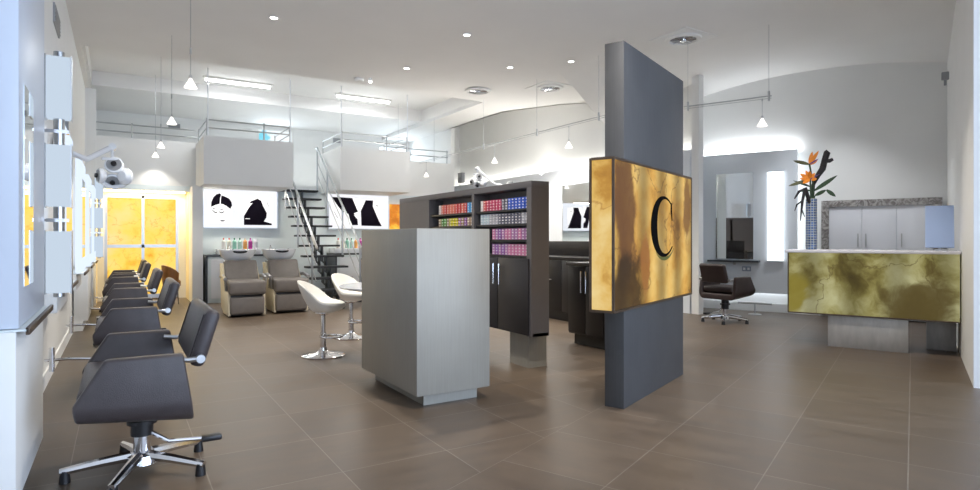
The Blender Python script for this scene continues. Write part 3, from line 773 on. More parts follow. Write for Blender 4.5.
for x0, x1, lb in ((1.40, 2.62, 'long low basin console under the left poster'), (3.85, 5.2, 'long low basin console under the right poster')):
    t = thing('basin_console', 'pale ' + lb + ' with dark edge', 'console', (x0, 12.3, 0))
    W = x1-x0
    b = NB(); bx(b, 0, W, 0, .62, 0, .87, .003); obj('body', b, PALEWALL, t)
    b = NB(); bx(b, -.02, W+.02, -.02, .66, .87, .90, .004); bx(b, -.03, 0, -.015, .62, 0, .87); obj('worktop', b, DARKMETAL, t)
    b = NB(); bx(b, .06, .5, -.008, 0, .08, .82, .003); obj('door', b, CERAMIC, t)
# bottles
def bottle(x, y, z, m, capm, label, grp):
    t = thing('shampoo_bottle', label, 'bottle', (x, y, z), 0, grp)
    b = NB(); lathe(b, [(.001, 0), (.036, .002), (.038, .02), (.038, .15), (.02, .175), (.012, .185), (.001, .186)], 14); obj('body', b, m, t)
    b = NB(); cyl(b, (0, 0, .184), (0, 0, .22), .014, seg=10); obj('cap', b, capm, t)
    return t
cols = [('white', (.80, .78, .74), (.85, .15, .10), 'red'), ('cream', (.80, .77, .66), (.85, .15, .10), 'red'), ('mint green', (.30, .62, .50), (.02, .18, .10), 'dark green'), ('pale aqua', (.45, .68, .60), (.02, .18, .10), 'dark green'),
        ('amber', (.90, .42, .12), (.8, .75, .6), 'pale'), ('magenta', (.62, .06, .42), (.5, .04, .35), 'magenta'), ('lilac white', (.78, .74, .82), (.8, .8, .85), 'white')]
for ci, (nm, c, cc, cn) in enumerate(cols):
    m1 = mat('bottle_%s' % nm.replace(' ', '_'), c, .3, var=.03); m2 = mat('bottle_cap_%d' % ci, cc, .4)
    for x0, wl in ((1.72, 'left'), (3.98, 'right')):
        bottle(x0 + .098*ci, 12.62, .90+.10, m1, m2, '%s bottle with %s cap on the shelf under the %s poster' % (nm, cn, wl), 'bottles under the posters')
for x0, wl in ((1.62, 'left'), (3.88, 'right')):
    b = NB(); bx(b, 0, .78, -.06, .38, 0, .10, .004); o = obj('bottle_shelf', b, CERAMIC, loc=(x0, 12.60, .90)); tag(o, 'low white riser carrying the bottles under the %s poster' % wl, 'shelf')

def wash_unit(x, y, label, rotz=0):
    """front is local -y; x is the middle"""
    t = thing('wash_basin_chair', label, 'basin chair', (x, y, 0), rotz, 'reclining basin chairs')
    for xa in (-.27, .235):
        b = NB(); prism(b, [(.02, .02), (.55, .02), (.80, .10), (.95, .80), (.75, .80), (.30, .40), (.05, .40)], 'x', xa, xa+.035, .006); obj('side_panel', b, CREAM, t)
    b = NB(); prism(b, [(.06, .02), (.55, .02), (.78, .12), (.90, .78), (.72, .70), (.45, .34), (.06, .33)], 'x', -.23, .23, .004); obj('base', b, DARKMETAL, t)
    b = NB(); bx(b, -.25, .25, -.03, .16, .04, .315, .035, 3); obj('leg_rest', b, TAUPE, t)
    b = NB(); bx(b, -.27, .27, -.06, .50, .34, .56, .045, 3); obj('seat', b, TAUPE, t)
    tb = bmesh.new(); bx(tb, -.25, .25, -.05, .05, -.05, .335, .04, 3)
    b = NB(); merge(b, tb, Matrix.Translation((0, .50, .55)) @ Matrix.Rotation(math.radians(-28), 4, 'X')); obj('backrest', b, TAUPE, t)
    for s in (-1, 1):
        b = NB(); tube(b, [(s*.30, .12, .58), (s*.30, .40, .62), (s*.30, .58, .60)], .028, 8); tube(b, [(s*.28, .15, .40), (s*.30, .13, .58)], .018, 8); obj('armrest', b, STEEL, t)
    # bowl
    b = NB()
    sx = 1.0
    pr = [(.08, .78), (.17, .82), (.25, .91), (.285, 1.02), (.27, 1.025), (.22, .95), (.13, .88), (.01, .87)]
    lathe(b, pr, 28, (0, .93, 0), 1.0, 1.05)
    bw = obj('basin', b, CERAMIC, t)
    b = NB(); tube(b, [(.11*math.cos(a), .70+.05*math.sin(a)*-1, 1.015 - .03*math.sin(a)) for a in [PI*i/8 for i in range(9)]], .022, 8); obj('neck_rest', b, BLACK, bw)
    b = NB(); tube(b, [(-.10, 1.15, 1.02), (-.10, 1.12, 1.08), (-.10, 1.06, 1.07)], .012, 8); obj('tap', b, CHROME, bw)
    b = NB(); bx(b, -.2, .2, .85, 1.1, 0, .82, .01); obj('pedestal', b, DARKMETAL, t)
    return t
w1 = wash_unit(1.68, 9.83, 'taupe reclining basin chair with white bowl, left one beside the cream side panel')
dup(w1, (2.38, 9.98, 0), 0, 'taupe reclining basin chair with white bowl, right one beside the stair foot')
dup(w1, (4.25, 10.3, 0), 0, 'taupe reclining basin chair with white bowl half hidden behind the stairs and stools')

# ================================================================== bar stools and table
def bar_stool(loc, rotz, label):
    """back of the seat towards local -x"""
    t = thing('bar_stool', label, 'stool', loc, rotz, 'white bar stools at the round table')
    b = NB(); nr, na = 9, 28
    def sp(r, a, off):
        x = .22*r*math.cos(a); y = .205*r*math.sin(a)
        k = max(0, -math.cos(a))**.85
        side = abs(math.sin(a))**2
        z = .47 + .045*r**3 + k*(.235*max(0, (r-.35)/.65)**1.7) + side*.05*r**3*(1 if math.cos(a) < .2 else .5)
        x -= k*.035*r**2
        return Vector((x, y, z + off*(1-.35*r)))
    top = [[b.verts.new(sp((i+1)/nr, 2*PI*j/na, .055)) for j in range(na)] for i in range(nr)]
    bot = [[b.verts.new(sp((i+1)/nr*1.04, 2*PI*j/na, -.03 + (.0 if i < nr-1 else .02))) for j in range(na)] for i in range(nr)]
    ct = b.verts.new(sp(0, 0, .055)); cb = b.verts.new(sp(0, 0, -.03))
    for S in (top, bot):
        for i in range(nr-1):
            for j in range(na): b.faces.new((S[i][j], S[i][(j+1) % na], S[i+1][(j+1) % na], S[i+1][j]))
    for j in range(na):
        b.faces.new((ct, top[0][j], top[0][(j+1) % na])); b.faces.new((cb, bot[0][(j+1) % na], bot[0][j]))
        b.faces.new((top[-1][j], top[-1][(j+1) % na], bot[-1][(j+1) % na], bot[-1][j]))
    s = obj('seat', b, WHITELEATHER, t)
    md = s.modifiers.new('sub', 'SUBSURF'); md.levels = 1; md.render_levels = 1
    b = NB(); cyl(b, (0, 0, .02), (0, 0, .46), .026, seg=16); cyl(b, (0, 0, .24), (0, 0, .02), .032, seg=16); lathe(b, [(.03, .42), (.09, .445), (.09, .46), (.03, .46)], 16); obj('pole', b, CHROME, t)
    b = NB(); lathe(b, [(.215, 0), (.218, .012), (.20, .022), (.08, .035), (.04, .06), (.034, .09), (.001, .09)], 36); obj('base', b, CHROME, t)
    b = NB(); tube(b, [(.09+.105*math.cos(a), .105*math.sin(a), .20) for a in [2*PI*i/20 for i in range(21)]], .010, 8); cyl(b, (0, 0, .185), (0, 0, .215), .04, seg=14); obj('foot_ring', b, CHROME, t)
    return t
st = bar_stool((1.78, 6.14, 0), math.radians(-30), 'white bucket bar stool on a chrome trumpet base, the nearer one left of the table')
st2 = dup(st, (2.40, 7.10, 0), math.radians(-62), 'white bucket bar stool on a chrome base, the farther one behind the table')
t = thing('bar_table', 'round pale table with chrome post half hidden behind the zinc counter block', 'table', (2.48, 5.78, 0))
b = NB(); lathe(b, [(.001, .685), (.54, .69), (.615, .705), (.62, .72), (.61, .728), (.001, .73)], 56); obj('tabletop', b, TABLETOP, t)
b = NB(); cyl(b, (0, 0, .02), (0, 0, .69), .03, seg=16); obj('pole', b, CHROME, t)
b = NB(); lathe(b, [(.27, 0), (.27, .012), (.04, .05), (.001, .05)], 30); obj('base', b, CHROME, t)

# ================================================================== zinc counter block in the foreground
t = thing('counter_block', 'tall brushed zinc counter block on a recessed plinth in the middle foreground', 'counter', (1.775, 3.85, 0))
b = NB(); bx(b, 0, .60, 0, 1.13, .09, 1.275, .003); obj('body', b, ZINC, t)
b = NB(); bx(b, .09, .535, .08, 1.04, 0, .09); obj('plinth', b, ZINC, t)

# ================================================================== hair colour cupboard
t = thing('colour_cupboard', 'charcoal open cupboard of hair colour boxes standing on a block foot', 'cupboard', (3.17, 4.42, 0))
L = 3.0; dep = .20; zb, ztp = .31, 1.73
b = NB()
bx(b, .02, dep-.01, 0, L, zb, zb+.03); bx(b, 0, dep, 0, L, 1.67, ztp, .002); bx(b, 0, dep, 0, .075, zb, 1.67); bx(b, .0, dep, 1.03, 1.08, zb, 1.67)
bx(b, 0, dep, 2.11, L, zb, 1.67); bx(b, dep-.012, dep, .075, 2.11, zb+.03, 1.67)
obj('carcass', b, CHARCOAL, t)
shz = [1.485, 1.345, 1.195, 1.045]
for (ya, yb, zs) in ((.077, 1.028, shz), (1.082, 2.108, shz)):
    for z in zs:
        b = NB(); bx(b, .02, dep-.014, ya, yb, z-.02, z); obj('shelf', b, BLACK, t)
    b = NB(); bx(b, .012, dep-.014, ya, yb, zb+.032, 1.022); bx(b, .02, dep-.03, ya, yb, 1.022, 1.024); obj('drawer_block', b, BLACKWOOD, t)
for k, (ya, yb) in enumerate(((.03, .545), (.555, 1.05), (1.06, 1.58), (1.59, 2.11))):
    b = NB(); bx(b, -.014, -.002, ya, yb, zb+.01, 1.02, .002); dr = obj('door', b, GRAPHITEDOOR, t)
    hy = yb-.045 if k % 2 == 0 else ya+.045
    b = NB(); cyl(b, (-.035, hy, .76), (-.035, hy, .96), .007, seg=8)
    for z in (.79, .93): cyl(b, (-.035, hy, z), (-.012, hy, z), .005, seg=6)
    obj('handle', b, CHROME, dr)
b = NB(); bx(b, .06, .27, .13, .44, 0, zb); obj('foot', b, ZINC, t)  # paler zinc here stands in for warm light on the foot
b = NB(); bx(b, .05, .25, 2.5, 2.84, 0, zb); obj('foot', b, ZINC, t)

def boxmat(nm, c):
    m = bpy.data.materials.new('carton_'+nm); m.use_nodes = True
    n = m.node_tree.nodes; l = m.node_tree.links; bb = n['Principled BSDF']
    tc = n.new('ShaderNodeTexCoord'); s = n.new('ShaderNodeSeparateXYZ'); l.new(tc.outputs['Generated'], s.inputs[0])
    g1 = n.new('ShaderNodeMath'); g1.operation = 'COMPARE'; g1.inputs[1].default_value = .5; g1.inputs[2].default_value = .22
    g2 = n.new('ShaderNodeMath'); g2.operation = 'COMPARE'; g2.inputs[1].default_value = .45; g2.inputs[2].default_value = .22
    l.new(s.outputs['Y'], g1.inputs[0]); l.new(s.outputs['Z'], g2.inputs[0])
    mu = n.new('ShaderNodeMath'); mu.operation = 'MULTIPLY'; l.new(g1.outputs[0], mu.inputs[0]); l.new(g2.outputs[0], mu.inputs[1])
    mx = n.new('ShaderNodeMix'); mx.data_type = 'RGBA'; l.new(mu.outputs[0], mx.inputs['Factor'])
    mx.inputs['A'].default_value = (*c, 1); mx.inputs['B'].default_value = (.75, .72, .74, 1)
    l.new(mx.outputs['Result'], bb.inputs['Base Color']); bb.inputs['Roughness'].default_value = .45
    return m
COL = {'red': (.62, .05, .05), 'salmon': (.75, .18, .12), 'crimson': (.55, .03, .12), 'blue': (.04, .12, .60), 'sky blue': (.10, .38, .75), 'slate grey': (.14, .14, .19), 'silver': (.45, .45, .50),
       'pale blue': (.50, .62, .68), 'white': (.72, .68, .68), 'violet': (.30, .10, .42), 'pink': (.68, .22, .42), 'mauve': (.48, .22, .46), 'green': (.15, .38, .10), 'yellow': (.80, .72, .02), 'tan': (.50, .36, .24)}
proto = {}
cw, chh = .056, .0275
for nm, c in COL.items():
    b = NB(); bx(b, 0, .14, 0, cw-.005, 0, chh-.0025, .0012, 1)
    o = obj('colour_carton', b, boxmat(nm.replace(' ', '_'), c), smooth=False); proto[nm] = [o, False]
def carton(nm, x, y, z, lb):
    o, used = proto[nm]
    if used: o = o.copy(); C.objects.link(o)
    proto[nm][1] = True
    o.location = (x, y, z)
    tag(o, lb, 'carton', 'hair colour cartons in the charcoal cupboard')
Y0 = 4.42
seqR = [['blue']*6 + ['slate grey']*2 + ['crimson']*5 + ['red'] + ['white'],
        ['silver']*2 + ['slate grey']*7 + ['silver']*3 + ['pale blue']*3,
        ['mauve', 'mauve', 'pink', 'mauve', 'mauve', 'pink', 'pink', 'mauve', 'violet', 'mauve', 'pink'],
        ['pink']*6 + ['mauve', 'violet', 'mauve', 'violet', 'mauve']]
rows = ['top', 'second', 'third', 'bottom']
for r, seq in enumerate(seqR):
    z = (1.485, 1.345, 1.195, 1.045)[r]
    for c, nm in enumerate(seq):
        y = Y0 + .10 + c*.0575
        for k in range(4): carton(nm, 3.17+.035, y, z+k*chh, '%s hair colour carton on the %s shelf of the right bay' % (nm, rows[r]))
seqL = [['sky blue']*2 + ['red', 'salmon', 'red', 'red', 'salmon', 'salmon', 'salmon', 'red', 'salmon', 'white'],
        ['tan', 'tan', 'violet', 'tan', 'mauve', 'yellow', 'yellow', 'yellow', 'tan', 'green', 'green', 'tan']]
for r, seq in enumerate(seqL):
    z = (1.485, 1.345)[r]
    for c, nm in enumerate(seq):
        y = Y0 + 1.12 + c*.068
        for k in range(4 if r == 0 else 3): carton(nm, 3.17+.035, y, z+k*chh*(1 if r == 0 else 1.15), '%s hair colour carton on the %s shelf of the left bay' % (nm, ['top', 'second'][r]))

# ================================================================== black colour bar behind
t = thing('colour_bar', 'black veneer colour-mixing counter behind the glowing onyx box', 'counter', (4.42, 4.5, 0))
b = NB(); bx(b, 0, .6, 0, .92, .12, .90, .003); obj('body', b, BLACKWOOD, t)
b = NB(); bx(b, .05, .6, .02, .88, 0, .12); obj('plinth', b, mat('dull_green_black', (.035, .032, .026), .5), t)
b = NB(); bx(b, -.03, .62, -.02, .94, .90, .935, .004); obj('worktop', b, mat('black_worktop', (.05, .045, .04), .2), t)
for y0 in (.62, .32, .02):
    b = NB(); bx(b, -.016, 0, y0+.004, y0+.292, .14, .885, .002); dr = obj('door', b, BLACKWOOD, t)
    hy = y0+.04 if y0 == .62 else y0+.26
    b = NB(); cyl(b, (-.045, hy, .60), (-.045, hy, .84), .007, seg=8); cyl(b, (-.045, hy, .62), (-.016, hy, .62), .005, seg=6); cyl(b, (-.045, hy, .82), (-.016, hy, .82), .005, seg=6); obj('handle', b, CHROME, dr)
t = thing('back_counter', 'black counter run with raised splashback along the rear of the colour bar', 'counter', (5.5, 5.7, 0))
b = NB(); bx(b, 0, .6, 0, 3.6, .12, .90, .003); obj('body', b, BLACKWOOD, t)
b = NB(); bx(b, .05, .6, .02, 3.58, 0, .12); obj('plinth', b, BLACKWOOD, t)
b = NB(); bx(b, -.02, .6, 0, 3.6, .90, .935); obj('worktop', b, BLACKWOOD, t)
b = NB(); bx(b, .56, .62, 0, 3.6, .935, 1.165, .003); obj('splashback', b, BLACKWOOD, t)
for k in range(6):
    b = NB(); bx(b, -.016, 0, .6*k+.005, .6*k+.595, .14, .885, .002); dr = obj('drawer', b, BLACKWOOD, t)
    b = NB(); cyl(b, (-.04, .6*k+.2, .6), (-.04, .6*k+.4, .6), .007, seg=8); obj('handle', b, CHROME, dr)
t = thing('mixer_tap', 'tall chrome and black mixer tap standing on the colour bar left of the onyx box', 'tap', (4.75, 5.10, .935))
b = NB(); cyl(b, (0, 0, 0), (0, 0, .12), .025, seg=12); tube(b, [(0, 0, .10), (0, 0, .28), (-.05, 0, .34), (-.12, 0, .33), (-.13, 0, .24)], .013, 8); obj('spout', b, CHROME, t)
b = NB(); cyl(b, (-.13, 0, .25), (-.13, 0, .14), .022, .028, 12); obj('spray_head', b, BLACK, t)
b = NB(); tube(b, [(0, 0, .06), (.05, .05, .09), (.1, .08, .1)], .009, 6); obj('lever', b, CHROME, t)
t = thing('coffee_machine', 'small black coffee machine with chrome spout on the colour bar beside the onyx box', 'coffee machine', (4.78, 4.70, .935))
b = NB(); bx(b, -.16, .16, -.16, .16, 0, .06, .01); bx(b, 0, .16, -.16, .16, .06, .30, .01); bx(b, -.16, .16, -.16, .16, .27, .40, .02); obj('body', b, BLACK, t)
b = NB(); cyl(b, (-.08, -.06, .27), (-.08, -.06, .22), .02); cyl(b, (-.08, .06, .27), (-.08, .06, .22), .02); bx(b, -.165, -.16, -.12, .12, .30, .36); obj('spout', b, CHROME, t)
# mirror and lit strip on the right wall of the left wing
t = thing('wall_mirror', 'frameless mirror on the grey wall panel behind the colour bar, reflecting the stairs', 'mirror', (7.795, 9.2, 0))
b = NB(); bx(b, -.02, 0, -1.3, .55, 1.0, 2.30); obj('glass', b, MIRROR, t, smooth=False)
b = NB(); bx(b, -.10, 0, -1.3, .55, .95, .98, .003); obj('ledge', b, BLACK, t)
t = thing('wall_strip_light', 'tall lit white strip panel right of the hair colour cupboard', 'wall light', (7.795, 10.45, 0))
b = NB(); bx(b, -.05, 0, -.17, .17, .8, 2.32, .005); obj('diffuser', b, STRIPLIGHT, t)
b = NB(); bx(b, -.03, 0, -.18, .18, .79, .80); bx(b, -.03, 0, -.18, .18, 2.32, 2.33); obj('end_cap', b, STEEL, t)

# ================================================================== pillar and glowing box (right-wing axes)
pb = D(-1.81, 4.0)
t = thing('pillar', 'tall freestanding slab pillar of dark zinc carrying the glowing box', 'pillar', (pb[0], pb[1], 0), PHI)
b = NB(); bx(b, 0, .145, 0, 1.335, 0, 2.60, .002); obj('slab', b, COLUMNMET, t)
STONE = onyx('honey_onyx', [(.24, (.13, .045, .012)), (.37, (.36, .16, .03)), (.47, (.68, .37, .075)), (.58, (.80, .52, .15)), (.78, (.95, .72, .30))], 2.2, .28, (.16, .07, .02), .012, .68, seed=(2.3, 5.1, .4), veinscale=1.6,
             tubes=(1, .40, 2.4, .45), blot=[(.17, .22, .22, .36, 2.0, .75, (.14, .055, .02)), (.17, .60, -.22, .22, 2.2, .8, (.34, .13, .03)), (.17, 1.60, .25, .26, 2.2, .6, (.20, .09, .025)), (.17, .20, -.50, .36, 1, 1.1, (.012, .004, .003))])
gb = D(-1.822, 3.78, .70)
t = thing('light_box_sign', 'glowing honey onyx box with a large black letter C wrapped round the pillar', 'sign', gb, PHI)
W2, L2, H2 = .175, 1.74, 1.055
b = NB(); bx(b, W2-.012, W2, .015, L2-.015, .015, H2-.015); bx(b, 0, .012, .015, L2-.015, .015, H2-.015)
sp_ = obj('onyx_face', b, STONE, t, smooth=False)
me = sp_.data
for v in me.vertices: v.co.z -= H2/2
sp_.location = (0, 0, H2/2)
STONE2 = onyx('honey_onyx_end', [(.22, (.30, .12, .02)), (.40, (.52, .27, .05)), (.50, (.74, .47, .13)), (.62, (.82, .60, .24)), (.80, (.9, .72, .36))], 3.0, .25, (.42, .20, .05), .012, .72, seed=(8, 1.2, 3), veinscale=1.5)
for y in (0, L2-.012):
    b = NB(); bx(b, .015, W2-.015, y, y+.012, .015-H2/2, H2/2-.015)
    o = obj('onyx_end', b, STONE2, t, smooth=False); o.location = (0, 0, H2/2)
b = NB()
for x in (-.004, W2-.012):
    for y in (-.004, L2-.012): bx(b, x, x+.016, y, y+.016, 0, H2)
for z in (-.004, H2-.012):
    for x in (-.004, W2-.012): bx(b, x, x+.016, .012, L2-.012, z, z+.016)
    for y in (-.004, L2-.012): bx(b, .012, W2-.012, y, y+.016, z, z+.016)
    bx(b, .012, W2-.012, .012, .255, z+.004, z+.010); bx(b, .012, W2-.012, 1.60, L2-.012, z+.004, z+.010)
obj('frame', b, BRONZE, t)
def letterC(cy, cz, ry, rz, x, dx, m, name, wmax, a0, a1):
    b = NB(); N = 48; O, I = [], []
    for i in range(N+1):
        a = math.radians(a0 + (a1-a0)*i/N)
        s = i/N
        th_ = wmax*(.07 + .93*max(0, math.sin(PI*min(1, max(0, s))))**1.6)
        O.append((cy + (ry)*math.cos(a), cz + rz*math.sin(a)))
        I.append((cy + (ry-th_)*math.cos(a)+ .0, cz + (rz-th_*.55)*math.sin(a)))
    # pointed serif at the upper end
    front = [b.verts.new((x+dx, p[0], p[1])) for p in O]; fi = [b.verts.new((x+dx, p[0], p[1])) for p in I]
    back = [b.verts.new((x, p[0], p[1])) for p in O]; bi = [b.verts.new((x, p[0], p[1])) for p in I]
    for i in range(N):
        b.faces.new((front[i], front[i+1], fi[i+1], fi[i])); b.faces.new((back[i], bi[i], bi[i+1], back[i+1]))
        b.faces.new((front[i], back[i], back[i+1], front[i+1])); b.faces.new((fi[i], fi[i+1], bi[i+1], bi[i]))
    b.faces.new((front[0], fi[0], bi[0], back[0])); b.faces.new((front[-1], back[-1], bi[-1], fi[-1]))
    if name == 'letter':
        p0, p1 = O[0], I[0]
        prism(b, [(p0[0]+.004, p0[1]+.015), (p0[0]+.012, p0[1]-.13), (p0[0]-.012, p0[1]-.06), (p1[0]-.01, p1[1]+.02)], 'x', x, x+dx)
    return obj(name, b, m, t, smooth=False)
letterC(.985, .60, .285, .245, W2+.001, .006, mat('matte_black_letter', (.003, .003, .003), .9, spec=.05), 'letter', .13, 48, 318)
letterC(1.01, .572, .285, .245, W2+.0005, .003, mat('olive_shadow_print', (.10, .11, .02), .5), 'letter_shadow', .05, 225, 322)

# ================================================================== right wing: end panel, mirror, light, shelf
b = NB(); bx(b, -3.05, -1.49, 10.52, 10.60, .32, 2.62); struct('wall_end_panel', b, GREYPANEL, rotz=PHI)
b = NB(); bx(b, -2.98, -1.58, 10.62, 10.66, 2.50, 2.53); bx(b, -2.98, -1.58, 10.62, 10.66, .40, .43); bx(b, -1.60, -1.57, 10.62, 10.66, .5, 2.45); struct('trim_9', b, COVEC, rotz=PHI)
mo = D(-2.43, 10.515)
t = thing('wall_mirror', 'tall mirror with a thin dark ledge on the grey panel in the right wing', 'mirror', (mo[0], mo[1], 0), PHI)
b = NB(); bx(b, -.295, .295, -.012, 0, .87, 2.29); obj('glass', b, MIRROR, t, smooth=False)
b = NB(); bx(b, -.40, .40, -.16, 0, .82, .85, .003); obj('ledge', b, DARKMETAL, t)
b = NB(); bx(b, -.02, .02, -.012, 0, .77, .82); obj('bracket', b, STEEL, t)
lo_ = D(-1.80, 10.515)
t = thing('wall_strip_light', 'tall glowing white light panel right of the tall mirror', 'wall light', (lo_[0], lo_[1], 0), PHI)
b = NB(); bx(b, -.115, .115, -.05, 0, .85, 2.28, .006); obj('diffuser', b, STRIPLIGHT, t)
b = NB(); bx(b, -.12, .12, -.04, 0, .835, .85); bx(b, -.12, .12, -.04, 0, 2.28, 2.295); obj('end_cap', b, STEEL, t)
so = D(-2.24, 10.515, .71)
t = thing('power_socket', 'small double power socket below the tall mirror', 'socket', so, PHI)
b = NB(); bx(b, -.07, .07, -.012, 0, -.04, .04, .003); obj('plate', b, mat('blue_grey_socket', (.30, .36, .45), .4), t)
b = NB(); bx(b, -.05, -.015, -.016, -.012, -.02, .02); bx(b, .015, .05, -.016, -.012, -.02, .02); obj('outlet', b, CERAMIC, t)
fr = D(-2.05, 10.2)
t = thing('foot_rest', 'low steel foot rest bar behind the single brown chair', 'foot rest', (fr[0], fr[1], 0), PHI)
b = NB(); cyl(b, (0, 0, 0), (0, 0, .18), .012); lathe(b, [(.1, 0), (.1, .01), (.02, .02)], 16); cyl(b, (-.25, 0, .18), (.25, 0, .18), .016); obj('bar', b, STEEL, t)

# ================================================================== framed closet
FRW = bpy.data.materials.new('carved_silver_wood'); FRW.use_nodes = True
n = FRW.node_tree.nodes; l = FRW.node_tree.links; bb = n['Principled BSDF']
tc = n.new('ShaderNodeTexCoord'); mg = n.new('ShaderNodeTexNoise'); mg.inputs['Scale'].default_value = 9; mg.inputs['Detail'].default_value = 6; mg.inputs['Distortion'].default_value = 2.5
r = n.new('ShaderNodeValToRGB'); r.color_ramp.elements[0].position = .40; r.color_ramp.elements[1].position = .60
r.color_ramp.elements[0].color = (.20, .18, .17, 1); r.color_ramp.elements[1].color = (.50, .48, .46, 1)
l.new(tc.outputs['Object'], mg.inputs['Vector']); l.new(mg.outputs['Fac'], r.inputs['Fac']); l.new(r.outputs[0], bb.inputs['Base Color']); bb.inputs['Roughness'].default_value = .4
bp = n.new('ShaderNodeBump'); bp.inputs['Strength'].default_value = .6; bp.inputs['Distance'].default_value = .02; l.new(mg.outputs['Fac'], bp.inputs['Height']); l.new(bp.outputs[0], bb.inputs['Normal'])
co = D(-1.16, 10.60)
t = thing('framed_cupboard', 'white three-door wall cupboard in a carved silvery frame behind the reception desk', 'cupboard', (co[0], co[1], 0), PHI)
b = NB(); wd = 1.50
prism(b, [(0, .02), (.10, .02), (.10, 1.69), (0, 1.79)], 'y', -.04, .12); prism(b, [(wd, .02), (wd, 1.79), (wd-.10, 1.69), (wd-.10, .02)], 'y', -.04, .12)
prism(b, [(0, 1.79), (.10, 1.69), (wd-.10, 1.69), (wd, 1.79)], 'y', -.04, .12)
obj('carved_frame', b, FRW, t)
b = NB(); bx(b, .10, wd-.10, .0, .12, .02, 1.69); obj('carcass', b, GREYPANEL, t)
xs = (.104, .534, .966, wd-.104)
DOORW = mat('pearl_white_door', (.80, .81, .85), .3)
for k in range(3):
    b = NB(); bx(b, xs[k]+.002, xs[k+1]-.004, -.02, -.001, .06, 1.685, .002); dr = obj('door', b, DOORW, t)
    hx = xs[k+1]-.05 if k != 1 else xs[k]+.05
    if k == 2: hx = xs[k]+.06
    b = NB(); cyl(b, (hx, -.045, 1.08), (hx, -.045, 1.28), .008, seg=8); cyl(b, (hx, -.045, 1.10), (hx, -.02, 1.10), .005, seg=6); cyl(b, (hx, -.045, 1.26), (hx, -.02, 1.26), .005, seg=6); obj('handle', b, STEEL, dr)

# ================================================================== reception desk
OLIVE = onyx('olive_onyx', [(.30, (.035, .028, .010)), (.42, (.12, .10, .025)), (.49, (.24, .215, .07)), (.56, (.36, .34, .15)), (.80, (.60, .60, .36))], 1.9, .9, (.09, .065, .02), .008, .66, seed=(4.2, 7, 1.1), veinscale=.9,
             tubes=(0, .40, 1.0, .62), blot=[(1.25, 0, .50, .42, 1, 1.1, (.085, .065, .02)), (.02, 0, .55, .26, 1.1, .9, (.24, .20, .03))])
do = D(-1.18, 7.65)
t = thing('reception_desk', 'reception desk with backlit olive onyx front, white top and silver pedestal', 'desk', (do[0], do[1], 0), PHI)
b = NB(); bx(b, .01, 1.565, 0, .012, .365, 1.045); obj('onyx_front', b, OLIVE, t, smooth=False)
b = NB(); bx(b, -.004, .01, -.002, .65, .36, 1.045); bx(b, .0, 1.57, -.003, .02, .352, .366); bx(b, .01, 1.57, .03, .65, .36, .40); obj('edge_trim', b, BRONZE, t)
b = NB(); bx(b, .02, 1.57, .04, .62, .40, 1.04); obj('body', b, WHITE, t)
b = NB(); bx(b, -.03, 1.575, -.03, .75, 1.045, 1.075, .004); obj('desk_top', b, mat('white_stone_top', (.72, .70, .74), .25), t)
b = NB(); bx(b, .40, 1.14, .03, .20, 0, .36, .002); pe_ = obj('pedestal', b, DESKBASE, t)
b = NB(); bx(b, 1.30, 1.56, .45, .62, 0, .36, .002); obj('rear_support', b, DESKBASE, t)
# monitor
mo = D(.11, 8.05, 1.075)
t = thing('computer_monitor', 'pale computer monitor leaning back on the reception desk, cut by the right side', 'monitor', mo, PHI)
tb = bmesh.new(); bx(tb, 0, .25, -.02, .02, 0, .46, .006); b = NB(); merge(b, tb, Matrix.Translation((0, 0, .03)) @ Matrix.Rotation(math.radians(-10), 4, 'X') @ Matrix.Shear('XZ', 4, (.10, 0)))
obj('casing', b, mat('blue_lit_plastic', (.45, .58, .85), .35), t)  # blue light falling on the casing is put into its colour
b = NB(); bx(b, .08, .2, -.06, .10, 0, .015, .003); cyl(b, (.13, .03, .01), (.13, .04, .12), .02); obj('stand', b, STEEL, t)
# vase
VASE = bpy.data.materials.new('blue_mosaic'); VASE.use_nodes = True
n = VASE.node_tree.nodes; l = VASE.node_tree.links; bb = n['Principled BSDF']
tc = n.new('ShaderNodeTexCoord'); se = n.new('ShaderNodeSeparateXYZ'); l.new(tc.outputs['Object'], se.inputs[0])
at = n.new('ShaderNodeMath'); at.operation = 'ARCTAN2'; l.new(se.outputs['Y'], at.inputs[0]); l.new(se.outputs['X'], at.inputs[1])
ml = n.new('ShaderNodeMath'); ml.operation = 'MULTIPLY'; ml.inputs[1].default_value = .058; l.new(at.outputs[0], ml.inputs[0])
cb = n.new('ShaderNodeCombineXYZ'); l.new(ml.outputs[0], cb.inputs['X']); l.new(se.outputs['Z'], cb.inputs['Y'])
br = n.new('ShaderNodeTexBrick'); br.offset = 0; br.inputs['Scale'].default_value = 1; br.inputs['Brick Width'].default_value = .03; br.inputs['Row Height'].default_value = .03; br.inputs['Mortar Size'].default_value = .003
br.inputs['Color1'].default_value = (.04, .07, .16, 1); br.inputs['Color2'].default_value = (.07, .14, .34, 1); br.inputs['Mortar'].default_value = (.42, .45, .42, 1)
l.new(cb.outputs[0], br.inputs['Vector']); l.new(br.outputs['Color'], bb.inputs['Base Color']); bb.inputs['Roughness'].default_value = .15
vu, vv = -.99, 8.06
vo = D(vu, vv, 1.075)
b = NB(); lathe(b, [(.001, 0), (.060, .0), (.062, .02), (.060, .60), (.055, .605), (.052, .58), (.050, .04), (.001, .03)], 28)
o = obj('vase', b, VASE, loc=vo, rotz=PHI); tag(o, 'tall cylindrical blue mosaic vase on the left end of the reception desk', 'vase')
